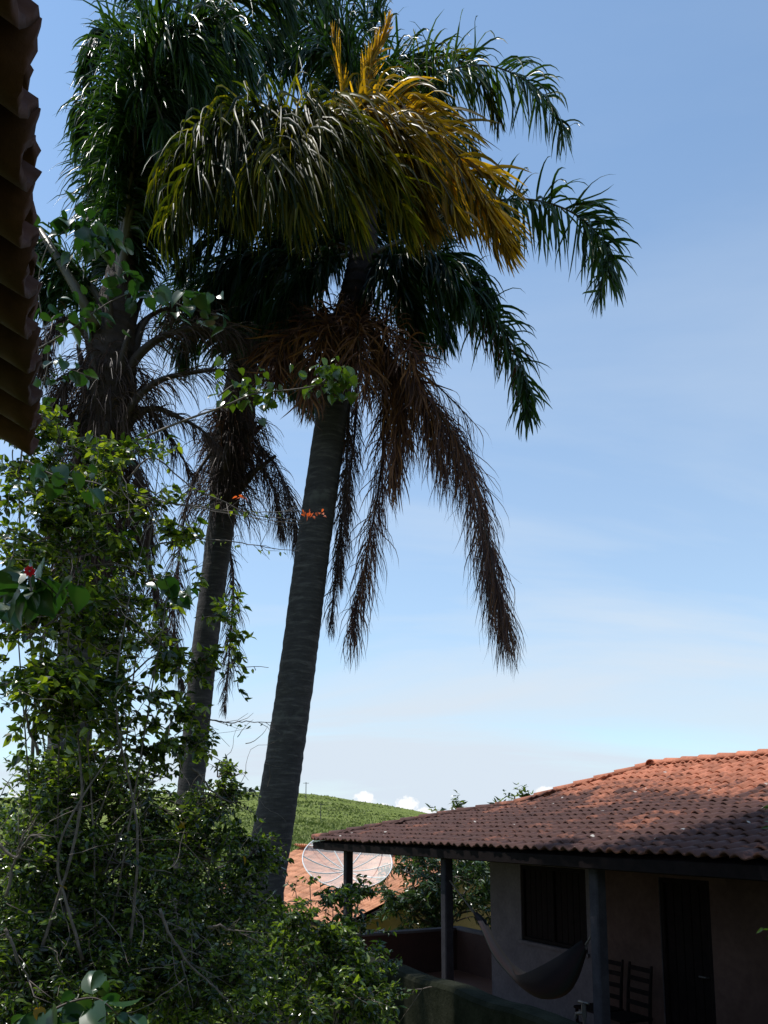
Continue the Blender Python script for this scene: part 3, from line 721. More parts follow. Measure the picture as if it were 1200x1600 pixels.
WIND = np.array([.55, -.1, -.1])
def frond(parent, pts, n=70, L=.75, Wd=.034, mat='palm', pet='petiole', droop=1.45, wind=WIND, spread=40, t0=.18, r0=.022, curl=.42, phi=(70, 32), tone=(.2, .8), shift=0.0, tipL=.35, skip=0.0):
    n = int(n * 1.95); L = L * 1.16
    w = [P(*q) for q in pts]; n_s = 60; c = spline(w, n_s)
    o = np.array(parent.location)
    a = Acc(); tube(a, c - o, np.linspace(r0, .004, n_s) * (1 + .6 * np.exp(-np.linspace(0, 10, n_s))), 5)
    fo = a.build('frond', MT[pet], parent, True)
    T = norm(np.gradient(c, axis=0)); b = Acc(); P0 = []; D0 = []; Ls = []; NN = []
    t = t0 + (1 - t0) * (np.arange(n) + NR.uniform(-.35, .35, n)) / (n - 1); t = np.clip(t, t0, .999)
    idx = t * (n_s - 1); i0 = np.floor(idx).astype(int); fr = (idx - i0)[:, None]; i1 = np.minimum(i0 + 1, n_s - 1)
    pp = c[i0] * (1 - fr) + c[i1] * fr; TT = norm(T[i0] * (1 - fr) + T[i1] * fr)
    S = norm(np.cross(TT, np.array([.02, .03, 1.0]))); U = np.cross(S, TT)
    for sd in (-1, 1):
        ps = R(1) * NR.uniform(-spread, spread, n); ph = R(1) * (phi[0] + (phi[1] - phi[0]) * t + NR.normal(0, 13, n))
        side = S * sd * np.cos(ps)[:, None] + U * np.sin(ps)[:, None]
        d = TT * np.cos(ph)[:, None] + side * np.sin(ph)[:, None]
        u = (t - t0) / (1 - t0); l = L * np.clip(.55 + 1.6 * u, 0, 1) * np.where(u > .55, 1 - (1 - tipL) * ((u - .55) / .45) ** 1.5, 1) * NR.uniform(.8, 1.12, n)
        gapn = np.array([mnoise.noise(Vector((tt * 14 + sd * 3, float(c[0][0]) * 3 + float(c[-1][0]) * 5, .3))) for tt in t]); keep = (NR.uniform(0, 1, n) >= skip) & (gapn > -.34)
        P0.append(pp[keep]); D0.append(d[keep]); Ls.append(l[keep]); NN.append(norm(np.cross(TT, side) * sd + NR.normal(0, .6, (n, 3)))[keep])
    P0 = np.concatenate(P0) - o; D0 = np.concatenate(D0); Ls = np.concatenate(Ls); NN = np.concatenate(NN); m = len(P0)
    leaflets(b, P0, D0, Ls, Wd * .74 * NR.uniform(.6, 1.35, m), NN, droop * NR.uniform(.7, 1.3, m), wind * 1.0 + NR.normal(0, .10, (m, 3)), np.full(m, curl), NR.uniform(*tone, m))
    b.build('leaflets', MT[mat], fo, True, 'stuff')
    return fo
def trunk(parent, pts, radii, mat, name='trunk', ring=.11, amp=.04, ns=22):
    n = 140; c = spline([P(*q) for q in pts], n) ; o = np.array(parent.location)
    L = np.concatenate([[0], np.cumsum(np.linalg.norm(np.diff(c, axis=0), axis=1))])
    r = np.interp(np.linspace(0, 1, n), np.linspace(0, 1, len(radii)), radii)
    ph = L / ring + .25 * np.sin(L * 3.1); saw = ph - np.floor(ph)
    r = r * (1 + amp * (1 - saw) - amp * .5 + NR.uniform(-.006, .006, n))
    a = Acc(); tube(a, c - o, r, ns, wob=.012); return a.build(name, MT[mat], parent, True)
def palm_base(x, y, Y, label):
    g = P(x, y, Y); z = float(ground_z(g.x, g.y)); e = empty('queen_palm', (g.x, g.y, z)); tag(e, label, 'palm tree', 'queen palms in the garden'); return e
def fibre(parent, path, n, L, spread=.16, mat='palm_dead_dark', droop=1.3, Wd=.010):
    """loose dry fibres and strands hanging on the trunk"""
    c = spline([P(*q) for q in path], 40); o = np.array(parent.location); k = NR.randint(0, 40, n); an = NR.uniform(0, 6.28, n)
    d = np.stack([np.cos(an), np.sin(an), NR.uniform(-1.2, .5, n)], 1); p0 = c[k] + d * [spread, spread, 0] * NR.uniform(.5, 1, (n, 1)) - o
    b = Acc(); leaflets(b, p0, d, L * NR.uniform(.5, 1.2, n), np.full(n, Wd), norm(NR.normal(0, 1, (n, 3))), np.full(n, droop), np.array([.05, 0, 0]), np.full(n, .5), NR.uniform(.1, .9, n), 5)
    return b.build('trunk_fibre', MT[mat], parent, True, 'stuff')
def boots(parent, path, n, r, length=.34):
    """old leaf bases still standing on the trunk, each a tapered curved stub"""
    c = spline([P(*q) for q in path], 60); o = np.array(parent.location)
    for i in range(n):
        t = i / n; k = int(t * 58); an = i * 2.4; p = c[k] - o; T = c[min(k + 1, 59)] - c[k]; T = T / np.linalg.norm(T)
        out = np.array([math.cos(an), math.sin(an), 0]); l = length * NR.uniform(.7, 1.3); a = Acc()
        tube(a, [p + out * r * .7, p + out * (r + .04) + T * l * .4, p + out * (r + .10 + .04 * NR.rand()) + T * l * .8, p + out * (r + .18) + T * l], [.06, .05, .032, .018], 6)
        a.build('leaf_base', MT['petiole_dead'], parent, True)

# main palm -----------------------------------------------------------
def main_palm():
    e = palm_base(385, 1760, 8, 'tallest queen palm with a smooth ringed trunk leaning right and golden fronds'); Y = 8
    trunk(e, [(382, 1775, Y), (405, 1450, Y), (436, 1240, Y), (464, 1050, Y), (486, 880, Y), (503, 760, Y), (517, 660, Y), (532, 560, Y)], [.235, .215, .205, .195, .185, .18, .175, .17, .16], 'trunk')
    trunk(e, [(528, 580, Y), (548, 500, Y), (565, 420, Y), (572, 330, Y), (575, 260, Y)], [.18, .19, .17, .12, .06], 'fibre', 'crownshaft', .12, .06)
    K = (572, 400, Y)
    F = lambda pts, **k: frond(e, [K] + pts, **k)
    calm = np.array([.12, 0, 0])
    # right hand arching green fronds
    F([(600, 280, 8), (640, 170, 8), (700, 112, 8), (765, 103, 8), (825, 128, 8), (862, 165, 8), (882, 205, 8)], n=95, L=.6, spread=60, wind=calm * .3, droop=1.3, tone=(.1, 1), t0=.25, tipL=.5, phi=(90, 50))
    F([(596, 270, 8.2), (622, 150, 8.3), (670, 95, 8.3), (720, 95, 8.3), (760, 140, 8.2), (780, 190, 8.2)], n=80, L=.55, mat='palm_olive', spread=50, wind=calm, tone=(.1, .7))
    F([(590, 300, 8.4), (620, 200, 8.6), (670, 170, 8.6), (720, 190, 8.6), (745, 240, 8.6)], n=70, L=.6, spread=40, wind=calm)
    F([(640, 370, 8), (700, 332, 8), (760, 316, 8), (830, 312, 8), (890, 330, 8), (935, 368, 8), (952, 410, 8), (936, 455, 8)], n=100, L=.53, Wd=.042, spread=65, wind=calm * .3, droop=1.0, tone=(.1, .9), t0=.3, phi=(95, 50), tipL=.5)
    F([(640, 420, 8.1), (700, 440, 8.1), (752, 478, 8.1), (796, 532, 8.1), (818, 590, 8.1), (824, 648, 8.1)], n=95, L=.5, mat='palm', spread=60, wind=calm * .3, droop=1.1, phi=(90, 45), tipL=.5)
    F([(650, 430, 8.3), (715, 470, 8.3), (770, 520, 8.3), (805, 570, 8.3), (822, 640, 8.3)], n=70, L=.36, mat='palm_dead', spread=60, wind=calm * 2, tone=(.4, 1), tipL=.4, Wd=.022)
    F([(630, 400, 8.2), (690, 400, 8.2), (740, 430, 8.2), (770, 480, 8.2)], n=90, L=.62, spread=45, wind=calm, tone=(0, .4))
    F([(620, 400, 7.6), (660, 390, 7.5), (700, 420, 7.4), (720, 470, 7.4)], n=90, L=.65, spread=45, wind=calm, tone=(0, .4))
    # golden fronds bowing towards the viewer, combed to the right by the wind
    gw = np.array([.95, -.05, .05])
    F([(560, 300, 7.5), (545, 215, 7.1), (570, 165, 6.8), (625, 165, 6.6), (680, 200, 6.5), (730, 265, 6.5), (770, 330, 6.5), (795, 385, 6.5)], n=120, L=.66, Wd=.036, mat='palm_gold', wind=gw * .8, spread=60, droop=1.1, tone=(.2, 1), curl=.3, t0=.3)
    F([(560, 300, 7.4), (520, 230, 6.9), (520, 185, 6.5), (570, 175, 6.3), (630, 210, 6.2), (680, 270, 6.2), (720, 340, 6.2)], n=110, L=.7, Wd=.036, mat='palm_gold', wind=gw * .8, spread=55, tone=(.0, .9), curl=.3, t0=.3)
    F([(550, 290, 7.4), (500, 220, 6.9), (470, 175, 6.5), (500, 165, 6.2), (560, 210, 6.1), (610, 280, 6.1), (640, 350, 6.1)], n=110, L=.75, mat='palm_olive', wind=gw * .7, spread=50, tone=(.3, 1), t0=.3)
    F([(540, 290, 7.4), (480, 215, 6.9), (420, 180, 6.6), (360, 190, 6.4), (300, 225, 6.3), (255, 285, 6.3)], n=115, L=.95, mat='palm_olive', wind=WIND * .6, spread=40, tone=(0, .8), t0=.25)
    F([(540, 290, 7.4), (470, 230, 6.8), (400, 205, 6.5), (340, 230, 6.2), (290, 290, 6.1), (262, 350, 6.1)], n=110, L=.95, mat='palm_olive', wind=WIND * .6, spread=40, tone=(0, .7), t0=.25)
    F([(540, 290, 7.3), (480, 210, 6.7), (430, 200, 6.3), (400, 250, 6.0), (385, 310, 6.0)], n=100, L=.95, mat='palm_olive', wind=WIND * .7, spread=45, tone=(.1, .9), t0=.25)
    F([(545, 290, 7.2), (505, 215, 6.6), (470, 210, 6.1), (460, 270, 5.9), (470, 330, 5.9)], n=100, L=.9, mat='palm_olive', wind=WIND * .8, spread=45, tone=(.2, 1), t0=.25)
    F([(555, 290, 7.2), (530, 210, 6.6), (520, 215, 6.1), (540, 290, 5.9), (560, 350, 5.9)], n=100, L=.75, mat='palm_olive', wind=WIND, spread=50, tone=(.1, 1), t0=.25)
    F([(560, 290, 7.3), (570, 230, 6.8), (600, 220, 6.5), (640, 280, 6.4), (670, 350, 6.4)], n=95, L=.7, mat='palm_gold', wind=gw * .6, spread=50, tone=(0, .6), t0=.25)
    # upright young spears
    for s in ([(550, 260, 7.6), (535, 150, 7.5), (520, 48, 7.5)], [(560, 250, 7.6), (575, 130, 7.5), (607, 32, 7.4)], [(558, 250, 7.6), (565, 150, 7.5), (585, 75, 7.4)]):
        F(s, n=34, L=.28, mat='palm_gold', wind=calm * .3, spread=30, droop=.05, phi=(24, 9), tone=(.5, 1), t0=.5, Wd=.03, curl=.1)
    # back and top
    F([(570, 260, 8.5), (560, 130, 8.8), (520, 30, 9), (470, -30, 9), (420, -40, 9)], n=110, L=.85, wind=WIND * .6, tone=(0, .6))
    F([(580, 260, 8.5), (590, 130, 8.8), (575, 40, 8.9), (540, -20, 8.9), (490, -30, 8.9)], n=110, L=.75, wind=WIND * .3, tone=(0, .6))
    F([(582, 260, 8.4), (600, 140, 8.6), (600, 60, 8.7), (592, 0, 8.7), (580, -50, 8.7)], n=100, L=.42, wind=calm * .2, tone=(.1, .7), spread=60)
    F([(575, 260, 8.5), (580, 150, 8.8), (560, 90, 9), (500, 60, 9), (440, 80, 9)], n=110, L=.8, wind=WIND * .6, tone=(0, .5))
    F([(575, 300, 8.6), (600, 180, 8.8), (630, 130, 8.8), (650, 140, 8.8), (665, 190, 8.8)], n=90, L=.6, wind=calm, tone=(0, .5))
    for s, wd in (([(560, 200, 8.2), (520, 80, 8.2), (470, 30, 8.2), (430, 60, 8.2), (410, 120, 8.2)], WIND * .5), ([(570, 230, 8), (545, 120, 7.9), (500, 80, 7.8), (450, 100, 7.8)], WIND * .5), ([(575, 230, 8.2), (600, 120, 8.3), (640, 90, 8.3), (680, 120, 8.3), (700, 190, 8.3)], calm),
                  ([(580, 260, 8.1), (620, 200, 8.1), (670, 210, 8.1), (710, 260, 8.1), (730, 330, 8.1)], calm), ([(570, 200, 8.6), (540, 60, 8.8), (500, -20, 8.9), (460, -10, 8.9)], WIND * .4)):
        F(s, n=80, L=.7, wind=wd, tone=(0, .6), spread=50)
    # dark inner fronds
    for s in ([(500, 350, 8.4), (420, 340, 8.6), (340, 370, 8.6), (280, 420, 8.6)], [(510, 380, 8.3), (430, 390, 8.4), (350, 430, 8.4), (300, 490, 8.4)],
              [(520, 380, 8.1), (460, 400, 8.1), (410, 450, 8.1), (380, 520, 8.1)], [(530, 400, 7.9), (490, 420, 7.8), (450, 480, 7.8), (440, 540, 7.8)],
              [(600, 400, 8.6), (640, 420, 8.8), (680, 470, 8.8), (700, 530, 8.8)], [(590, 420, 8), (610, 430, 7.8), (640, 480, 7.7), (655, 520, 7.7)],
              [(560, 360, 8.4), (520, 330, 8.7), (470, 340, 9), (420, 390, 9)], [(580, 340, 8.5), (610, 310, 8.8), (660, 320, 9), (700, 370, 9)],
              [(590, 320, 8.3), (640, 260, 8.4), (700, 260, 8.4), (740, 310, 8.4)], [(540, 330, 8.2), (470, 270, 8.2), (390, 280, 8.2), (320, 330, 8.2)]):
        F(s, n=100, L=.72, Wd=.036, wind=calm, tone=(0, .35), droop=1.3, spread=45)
    # dry brown fronds
    D = lambda pts, **k: frond(e, pts, pet='petiole_dead', **{**dict(mat='palm_dead', Wd=.011, curl=1.1, spread=85, wind=np.array([.02, 0, 0]), phi=(60, 22), droop=2.6, tone=(.0, .9), t0=.2, tipL=.75), **k})
    D([(570, 500, 8), (590, 545, 7.8), (640, 590, 7.7), (700, 665, 7.7), (745, 770, 7.7), (768, 880, 7.7), (788, 985, 7.7)], n=190, L=.58)
    D([(572, 500, 8), (600, 560, 7.9), (650, 620, 7.9), (705, 700, 7.9), (745, 800, 7.9), (765, 900, 7.9), (782, 960, 7.9)], n=150, L=.6, tone=(0, .5))
    D([(572, 500, 8), (610, 560, 7.6), (670, 625, 7.5), (722, 705, 7.5), (752, 800, 7.5), (774, 900, 7.5), (796, 980, 7.5)], n=150, L=.6)
    D([(565, 510, 8), (592, 570, 7.8), (600, 660, 7.8), (592, 760, 7.8), (572, 870, 7.8), (551, 985, 7.8)], n=170, L=.52)
    D([(565, 510, 7.9), (605, 560, 7.6), (625, 640, 7.6), (615, 740, 7.6)], n=110, L=.5, tone=(.3, 1), Wd=.02)
    D([(570, 520, 8), (600, 560, 7.7), (640, 600, 7.6), (672, 660, 7.6), (690, 720, 7.6)], n=80, L=.62, tone=(.2, 1), Wd=.014)
    D([(570, 520, 8), (590, 550, 7.9), (612, 600, 7.8), (628, 670, 7.8)], n=70, L=.7, tone=(.2, 1), Wd=.014)
    D([(550, 540, 8.1), (545, 640, 8), (540, 750, 8), (530, 860, 8), (517, 965, 8)], n=150, L=.34, mat='palm_dead_dark')
    D([(555, 540, 8.3), (556, 650, 8.2), (545, 760, 8.2), (530, 900, 8.2)], n=110, L=.35, mat='palm_dead_dark')
    for s in ([(560, 500, 8), (530, 490, 7.7), (480, 505, 7.5), (440, 545, 7.5), (425, 590, 7.5)], [(560, 500, 8), (540, 500, 7.6), (510, 520, 7.4), (490, 570, 7.4), (480, 620, 7.4)],
              [(560, 500, 8), (560, 500, 7.5), (560, 540, 7.3), (575, 600, 7.3)], [(565, 500, 8), (600, 510, 7.5), (640, 550, 7.3), (655, 610, 7.3)], [(550, 500, 8), (500, 500, 7.8), (450, 520, 7.7), (410, 560, 7.7)]):
        D(s, n=80, L=.42, tone=(.2, 1), Wd=.022, curl=.9, spread=80, droop=.9, phi=(70, 40))
    D([(570, 500, 8), (620, 560, 7.6), (680, 600, 7.6), (740, 660, 7.6)], n=26, L=.5, curl=1.1, Wd=.009, spread=80)
    fibre(e, [(535, 590, Y), (560, 470, Y)], 500, .5, .2, 'palm_dead')
main_palm()

# middle palm ---------------------------------------------------------
def middle_palm():
    e = palm_base(272, 1700, 9.3, 'slimmer queen palm in the middle, with a shaggy brown skirt of dead leaf bases'); Y = 9.3
    trunk(e, [(270, 1700, Y), (284, 1500, Y), (291, 1330, Y), (303, 1180, Y), (318, 1030, Y), (332, 920, Y), (344, 830, Y), (352, 770, Y)], [.19, .175, .165, .155, .15, .15, .155, .165], 'trunk')
    trunk(e, [(350, 790, Y), (358, 720, Y), (370, 650, Y), (378, 580, Y), (385, 500, Y)], [.17, .23, .22, .17, .08], 'fibre', 'crownshaft', .12, .08)
    boots(e, [(350, 770, Y), (360, 710, Y), (370, 640, Y)], 12, .18)
    fibre(e, [(347, 800, Y), (358, 720, Y), (372, 640, Y)], 900, .5, .25, 'palm_dead_dark')
    fibre(e, [(356, 720, Y), (372, 640, Y)], 260, .42, .27, 'palm_dead')
    K = (378, 590, Y); F = lambda pts, **k: frond(e, [K] + pts, **k); calm = np.array([.05, 0, 0])
    for s in ([(385, 520, 9.3), (360, 460, 9.4), (320, 440, 9.5), (280, 460, 9.5), (250, 520, 9.5)], [(390, 520, 9.2), (390, 450, 9.1), (420, 420, 9), (455, 450, 9), (470, 520, 9)],
              [(385, 510, 9), (370, 440, 8.8), (340, 430, 8.6), (330, 480, 8.5)], [(390, 510, 9.5), (400, 430, 9.8), (400, 400, 10), (380, 420, 10)],
              [(395, 540, 9.1), (425, 520, 9), (450, 550, 8.9), (462, 600, 8.9)], [(370, 540, 9), (330, 500, 8.8), (300, 510, 8.7), (280, 560, 8.7)], [(400, 550, 9.4), (430, 540, 9.5), (465, 570, 9.5), (490, 630, 9.5)]):
        F(s, n=90, L=.62, Wd=.032, wind=calm, tone=(0, .4), droop=1.2, spread=50)
    D = lambda pts, **k: frond(e, pts, pet='petiole_dead', **{**dict(mat='palm_dead_dark', Wd=.012, curl=.6, spread=60, wind=np.array([.05, 0, 0]), phi=(50, 25), droop=1.1, t0=.25), **k})
    D([(378, 650, Y), (400, 690, 9.1), (432, 730, 9), (455, 790, 9), (466, 860, 9)], n=110, L=.45)
    D([(378, 680, Y), (405, 720, 9.3), (430, 770, 9.4), (440, 830, 9.4)], n=80, L=.5)
    D([(365, 680, Y), (335, 700, 9), (300, 760, 8.9), (282, 850, 8.9), (272, 960, 8.9), (280, 1040, 8.9)], n=120, L=.4)
    D([(350, 820, 9.5), (364, 900, 9.5), (360, 1000, 9.5), (350, 1110, 9.5)], n=90, L=.34, t0=.1)
    a = Acc(); tube(a, [P(372, 770, Y) - e.location, P(400, 735, 9.1) - e.location, P(431, 712, 9) - e.location], [.04, .028, .02], 7); a.build('broken_petiole', MT['petiole_dead'], e, True)
middle_palm()

# left palm -----------------------------------------------------------
def left_palm():
    e = palm_base(60, 1750, 7.8, 'queen palm on the left with long dark petioles and dense green fronds above'); Y = 7.8
    trunk(e, [(60, 1760, Y), (85, 1400, Y), (110, 1150, Y), (128, 980, Y), (142, 860, Y), (152, 760, Y)], [.24, .22, .21, .20, .20, .20], 'trunk')
    trunk(e, [(150, 780, Y), (162, 680, Y), (172, 590, Y), (180, 500, Y), (190, 420, Y), (198, 330, Y)], [.21, .26, .27, .22, .14, .07], 'fibre', 'crownshaft', .14, .07)
    boots(e, [(140, 900, Y), (150, 780, Y), (168, 620, Y), (176, 500, Y)], 26, .2, .6)
    fibre(e, [(135, 960, Y), (148, 820, Y), (160, 700, Y), (176, 560, Y)], 2200, .6, .30)
    K = (178, 520, Y); F = lambda pts, **k: frond(e, [K] + pts, **{**dict(r0=.05), **k}); calm = np.array([.05, 0, 0]); lw = np.array([.35, 0, -.1])
    F([(190, 380, 7.6), (205, 240, 7.3), (200, 110, 7.1), (170, 55, 7), (145, 70, 6.9), (130, 130, 6.9)], n=110, L=.45, spread=50, wind=calm, tone=(.1, .9), t0=.35)
    F([(185, 400, 7.7), (195, 270, 7.5), (180, 180, 7.3), (150, 150, 7.2), (128, 180, 7.2), (122, 240, 7.2)], n=100, L=.42, spread=55, wind=calm, tone=(.1, 1), t0=.35)
    F([(188, 400, 7.8), (200, 280, 7.8), (180, 225, 7.8), (152, 230, 7.8), (142, 290, 7.8)], n=90, L=.45, spread=50, wind=calm, tone=(.1, .9), t0=.35)
    F([(195, 370, 7.7), (230, 220, 7.6), (245, 100, 7.6), (225, 10, 7.6), (180, -40, 7.6)], n=120, L=.55, spread=50, wind=calm, t0=.3)
    F([(200, 370, 7.9), (270, 180, 8.1), (340, 90, 8.2), (410, 60, 8.2), (460, 110, 8.2)], n=110, L=.85, wind=lw, tone=(0, .7), t0=.3)
    F([(200, 370, 7.6), (250, 210, 7.3), (300, 90, 7.2), (350, 10, 7.2), (410, -20, 7.2), (455, 10, 7.2)], n=130, L=.85, wind=lw, spread=40, tone=(.1, .8), t0=.3)
    F([(200, 370, 7.8), (255, 200, 8), (320, 60, 8), (390, -40, 8), (450, -60, 8), (500, -20, 8)], n=130, L=.9, wind=lw, spread=40, tone=(.1, .8), t0=.3)
    F([(200, 360, 7.5), (235, 200, 7), (280, 80, 6.8), (320, 30, 6.7), (360, 50, 6.6), (390, 110, 6.6)], n=120, L=.8, wind=lw, spread=45, tone=(.1, .9), t0=.3)
    F([(198, 360, 7.5), (220, 200, 7), (240, 90, 6.7), (260, 40, 6.6), (290, 80, 6.5), (310, 150, 6.5)], n=115, L=.75, wind=lw, spread=45, tone=(.1, .9), t0=.3)
    F([(196, 360, 7.5), (210, 230, 7), (215, 160, 6.8), (230, 140, 6.7), (255, 190, 6.6), (265, 250, 6.6)], n=110, L=.7, wind=lw * .6, spread=45, tone=(0, .8), t0=.3)
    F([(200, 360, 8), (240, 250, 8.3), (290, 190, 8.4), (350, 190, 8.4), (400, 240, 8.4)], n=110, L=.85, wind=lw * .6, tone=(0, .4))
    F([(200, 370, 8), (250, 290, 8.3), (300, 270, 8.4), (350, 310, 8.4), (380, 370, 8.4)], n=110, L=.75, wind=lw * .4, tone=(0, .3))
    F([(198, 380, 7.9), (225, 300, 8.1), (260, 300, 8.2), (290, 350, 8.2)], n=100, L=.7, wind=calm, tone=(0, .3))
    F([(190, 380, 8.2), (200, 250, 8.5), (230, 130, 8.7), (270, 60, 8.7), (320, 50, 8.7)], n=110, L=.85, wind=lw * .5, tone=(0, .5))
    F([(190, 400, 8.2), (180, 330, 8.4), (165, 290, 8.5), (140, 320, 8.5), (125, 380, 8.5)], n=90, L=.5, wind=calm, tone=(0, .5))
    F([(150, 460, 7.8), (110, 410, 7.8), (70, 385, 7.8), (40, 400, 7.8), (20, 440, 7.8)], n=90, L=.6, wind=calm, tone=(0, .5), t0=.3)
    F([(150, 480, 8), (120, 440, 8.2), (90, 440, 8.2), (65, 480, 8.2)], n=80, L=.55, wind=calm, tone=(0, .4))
    D = lambda pts, **k: frond(e, pts, pet='petiole_dead', **{**dict(mat='palm_dead_dark', Wd=.012, curl=.5, spread=60, wind=np.array([.05, 0, 0]), phi=(55, 30), droop=1.3, t0=.3, r0=.05), **k})
    D([(180, 700, Y), (205, 635, 7.6), (245, 597, 7.6), (300, 582, 7.6), (360, 578, 7.6), (425, 584, 7.6)], n=70, L=.4, r0=.05, t0=.2)
    D([(182, 690, Y), (212, 650, 7.7), (242, 638, 7.7), (275, 650, 7.7), (315, 672, 7.7), (345, 700, 7.7)], n=60, L=.3, r0=.05, t0=.25)
    D([(180, 640, Y), (205, 570, 7.7), (250, 528, 7.7), (310, 512, 7.7), (370, 520, 7.7), (420, 545, 7.7)], n=80, L=.5, r0=.065, t0=.35)
    D([(176, 640, Y), (200, 540, 8), (240, 490, 8.2), (300, 480, 8.3), (360, 510, 8.3)], n=80, L=.6, r0=.06, t0=.3)
    D([(182, 690, Y), (225, 640, 7.9), (262, 680, 7.9), (300, 740, 7.9)], n=60, L=.4)
    D([(150, 720, Y), (120, 720, 7.6), (95, 790, 7.5), (90, 900, 7.5)], n=90, L=.4)
    D([(185, 700, Y), (215, 740, 7.7), (228, 800, 7.7), (232, 860, 7.7)], n=90, L=.42)
    D([(190, 780, Y), (225, 860, 7.9), (250, 960, 7.9), (285, 1070, 7.9)], n=110, L=.36)
    D([(150, 540, Y), (110, 500, 7.6), (80, 520, 7.5), (60, 580, 7.5)], n=100, L=.45)
    D([(155, 600, Y), (120, 580, 7.6), (95, 610, 7.5), (80, 650, 7.5)], n=110, L=.42)
    D([(150, 760, Y), (160, 860, 7.5), (165, 960, 7.5)], n=120, L=.45)
    a = Acc(); tube(a, [P(x, y, 7.5) - e.location for x, y in ((150, 510), (118, 450), (88, 400), (62, 360))], [.055, .05, .042, .035], 8); a.build('bare_petiole', MT['petiole'], e, True)
left_palm()

# ------------------------------------------------------------------ leafy plants
LEAF = np.array([(0, 0, 0), (-.36, .22, .10), (0, .26, 0), (.36, .22, .10), (-.30, .60, .09), (0, .62, -.02), (.30, .60, .09), (0, 1.0, -.14)])
LEAF_F = [(0, 2, 1), (0, 3, 2), (1, 2, 5, 4), (2, 3, 6, 5), (4, 5, 7), (5, 6, 7)]
def leaf_soup(a, p, d, up, size, tone, asp=.8):
    """many folded ovate leaves at once"""
    n = len(p); y = norm(d); x = norm(np.cross(y, up)); z = np.cross(x, y)
    T = LEAF.copy(); T[:, 0] *= asp
    bend = NR.uniform(-.5, 1.6, n)[:, None]
    tz = T[None, :, 2] * bend * 1.0
    v = p[:, None] + size[:, None, None] * (T[None, :, 0, None] * x[:, None] + T[None, :, 1, None] * y[:, None] + tz[..., None] * z[:, None])
    base = (np.arange(n) * 8)[:, None, None]
    q = base + np.array([LEAF_F[2], LEAF_F[3]])[None]; t = base + np.array([LEAF_F[i] for i in (0, 1, 4, 5)])[None]
    n0 = a.n; tn = np.repeat(tone, 8)
    a.add(v.reshape(-1, 3), q.reshape(-1, 4), tn)
    a.idx.append((t + n0).reshape(-1)); a.tot.append(np.full(n * 4, 3))
def grow(parent, blobs, mat, leaf=.05, layers=2.2, root=None, tw=(.12, .34), gap=.035, asp=.8, up_bias=.3, stem_r=.022, droop=.5, tone=(0, 1), whorl=2, fol='foliage', stems=True):
    """blobs: (px, py, Y, rx_px, ry_px, depth radius m). sub-branches inside each blob carry leafy twigs"""
    o = np.array(parent.location); br = Acc(); lf = Acc(); root = np.array(root if root is not None else parent.location)
    for bi, (px, py, Y, rx, ry, rd) in enumerate(blobs):
        c = np.array(P(px, py, Y)); k = Y / FPX; ax = np.array([rx * k, rd, ry * k])
        if stems and (stems is True or bi % stems == 0):
            st = root + np.array([NR.uniform(-.3, .3), NR.uniform(-.2, .2), 0]); mid = (st + c) / 2 + np.array([NR.uniform(-.25, .25), NR.uniform(-.15, .15), .1])
            tube(br, spline([st, mid, c], 12) - o, np.linspace(stem_r, stem_r * .35, 12), 5, cap=False)
        area = math.pi * rx * ry * k * k; nl = int(layers * area / (leaf * leaf * asp * .55))
        per = 16; nt_ = max(3, nl // per); ns_ = max(2, nt_ // 6)
        subs = []
        for s in range(ns_):
            q = NR.normal(0, 1, 3); q /= np.linalg.norm(q); end = c + q * ax * NR.uniform(.55, 1.0); 
            m_ = (c + end) / 2 + np.array([0, 0, .12]) * ax[2] + NR.normal(0, .05, 3) * ax
            sp_ = spline([c + q * ax * .05, m_, end], 8); subs.append(sp_); tube(br, sp_ - o, np.linspace(stem_r * .4, .003, 8), 4, cap=False)
        for t in range(nt_):
            sp_ = subs[NR.randint(ns_)]; b = sp_[NR.randint(2, 8)]
            dr = (b - c) / ax; dr = norm(dr[None])[0]; d = norm((dr + NR.normal(0, .7, 3) + np.array([0, 0, up_bias]))[None])[0]
            l = NR.uniform(*tw) ; n_ = max(4, int(l / gap)); pts = [b]; dd = d.copy()
            for i in range(n_):
                dd = norm((dd + np.array([0, 0, -droop / n_]) + NR.normal(0, .10, 3))[None])[0]; pts.append(pts[-1] + dd * l / n_)
            pts = np.array(pts)
            ee = np.abs((pts - c) / ax); ok = (ee ** 2).sum(1) < 1.35; pts = pts[:max(3, int(ok.sum()))]
            tube(br, pts - o, np.linspace(.0035, .0012, len(pts)), 3, cap=False)
            m = len(pts); idx = np.repeat(np.arange(m), whorl); T = np.gradient(pts, axis=0)[idx]; T = norm(T)
            an = NR.uniform(0, 6.28, len(idx)); s1 = norm(np.cross(T, [0.1, .2, 1.0])); s2 = np.cross(T, s1)
            ld = T * NR.uniform(.1, .7, (len(idx), 1)) + s1 * np.cos(an)[:, None] + s2 * np.sin(an)[:, None] * .5 + np.array([0, 0, -.25])
            upv = norm(np.array([0, 0, 1.0]) + NR.normal(0, .65, (len(idx), 3)))
            tb = NR.uniform(-.15, .15)
            leaf_soup(lf, pts[idx] - o, ld, upv, leaf * NR.uniform(.5, 1.15, len(idx)) * (1.35 if NR.rand() < .25 else 1), np.clip(NR.uniform(tone[0], tone[1], len(idx)) + tb, 0, 1), asp)
    if br.n: br.build('branches', MT['twig'], parent, True)
    f = lf.build(fol, MT[mat], parent, False, 'stuff')
    return f
def plant(name, x, y, Y, label, cat, group=None):
    g = P(x, y, Y); e = empty(name, (g.x, g.y, float(ground_z(g.x, g.y)))); tag(e, label, cat, group); return e
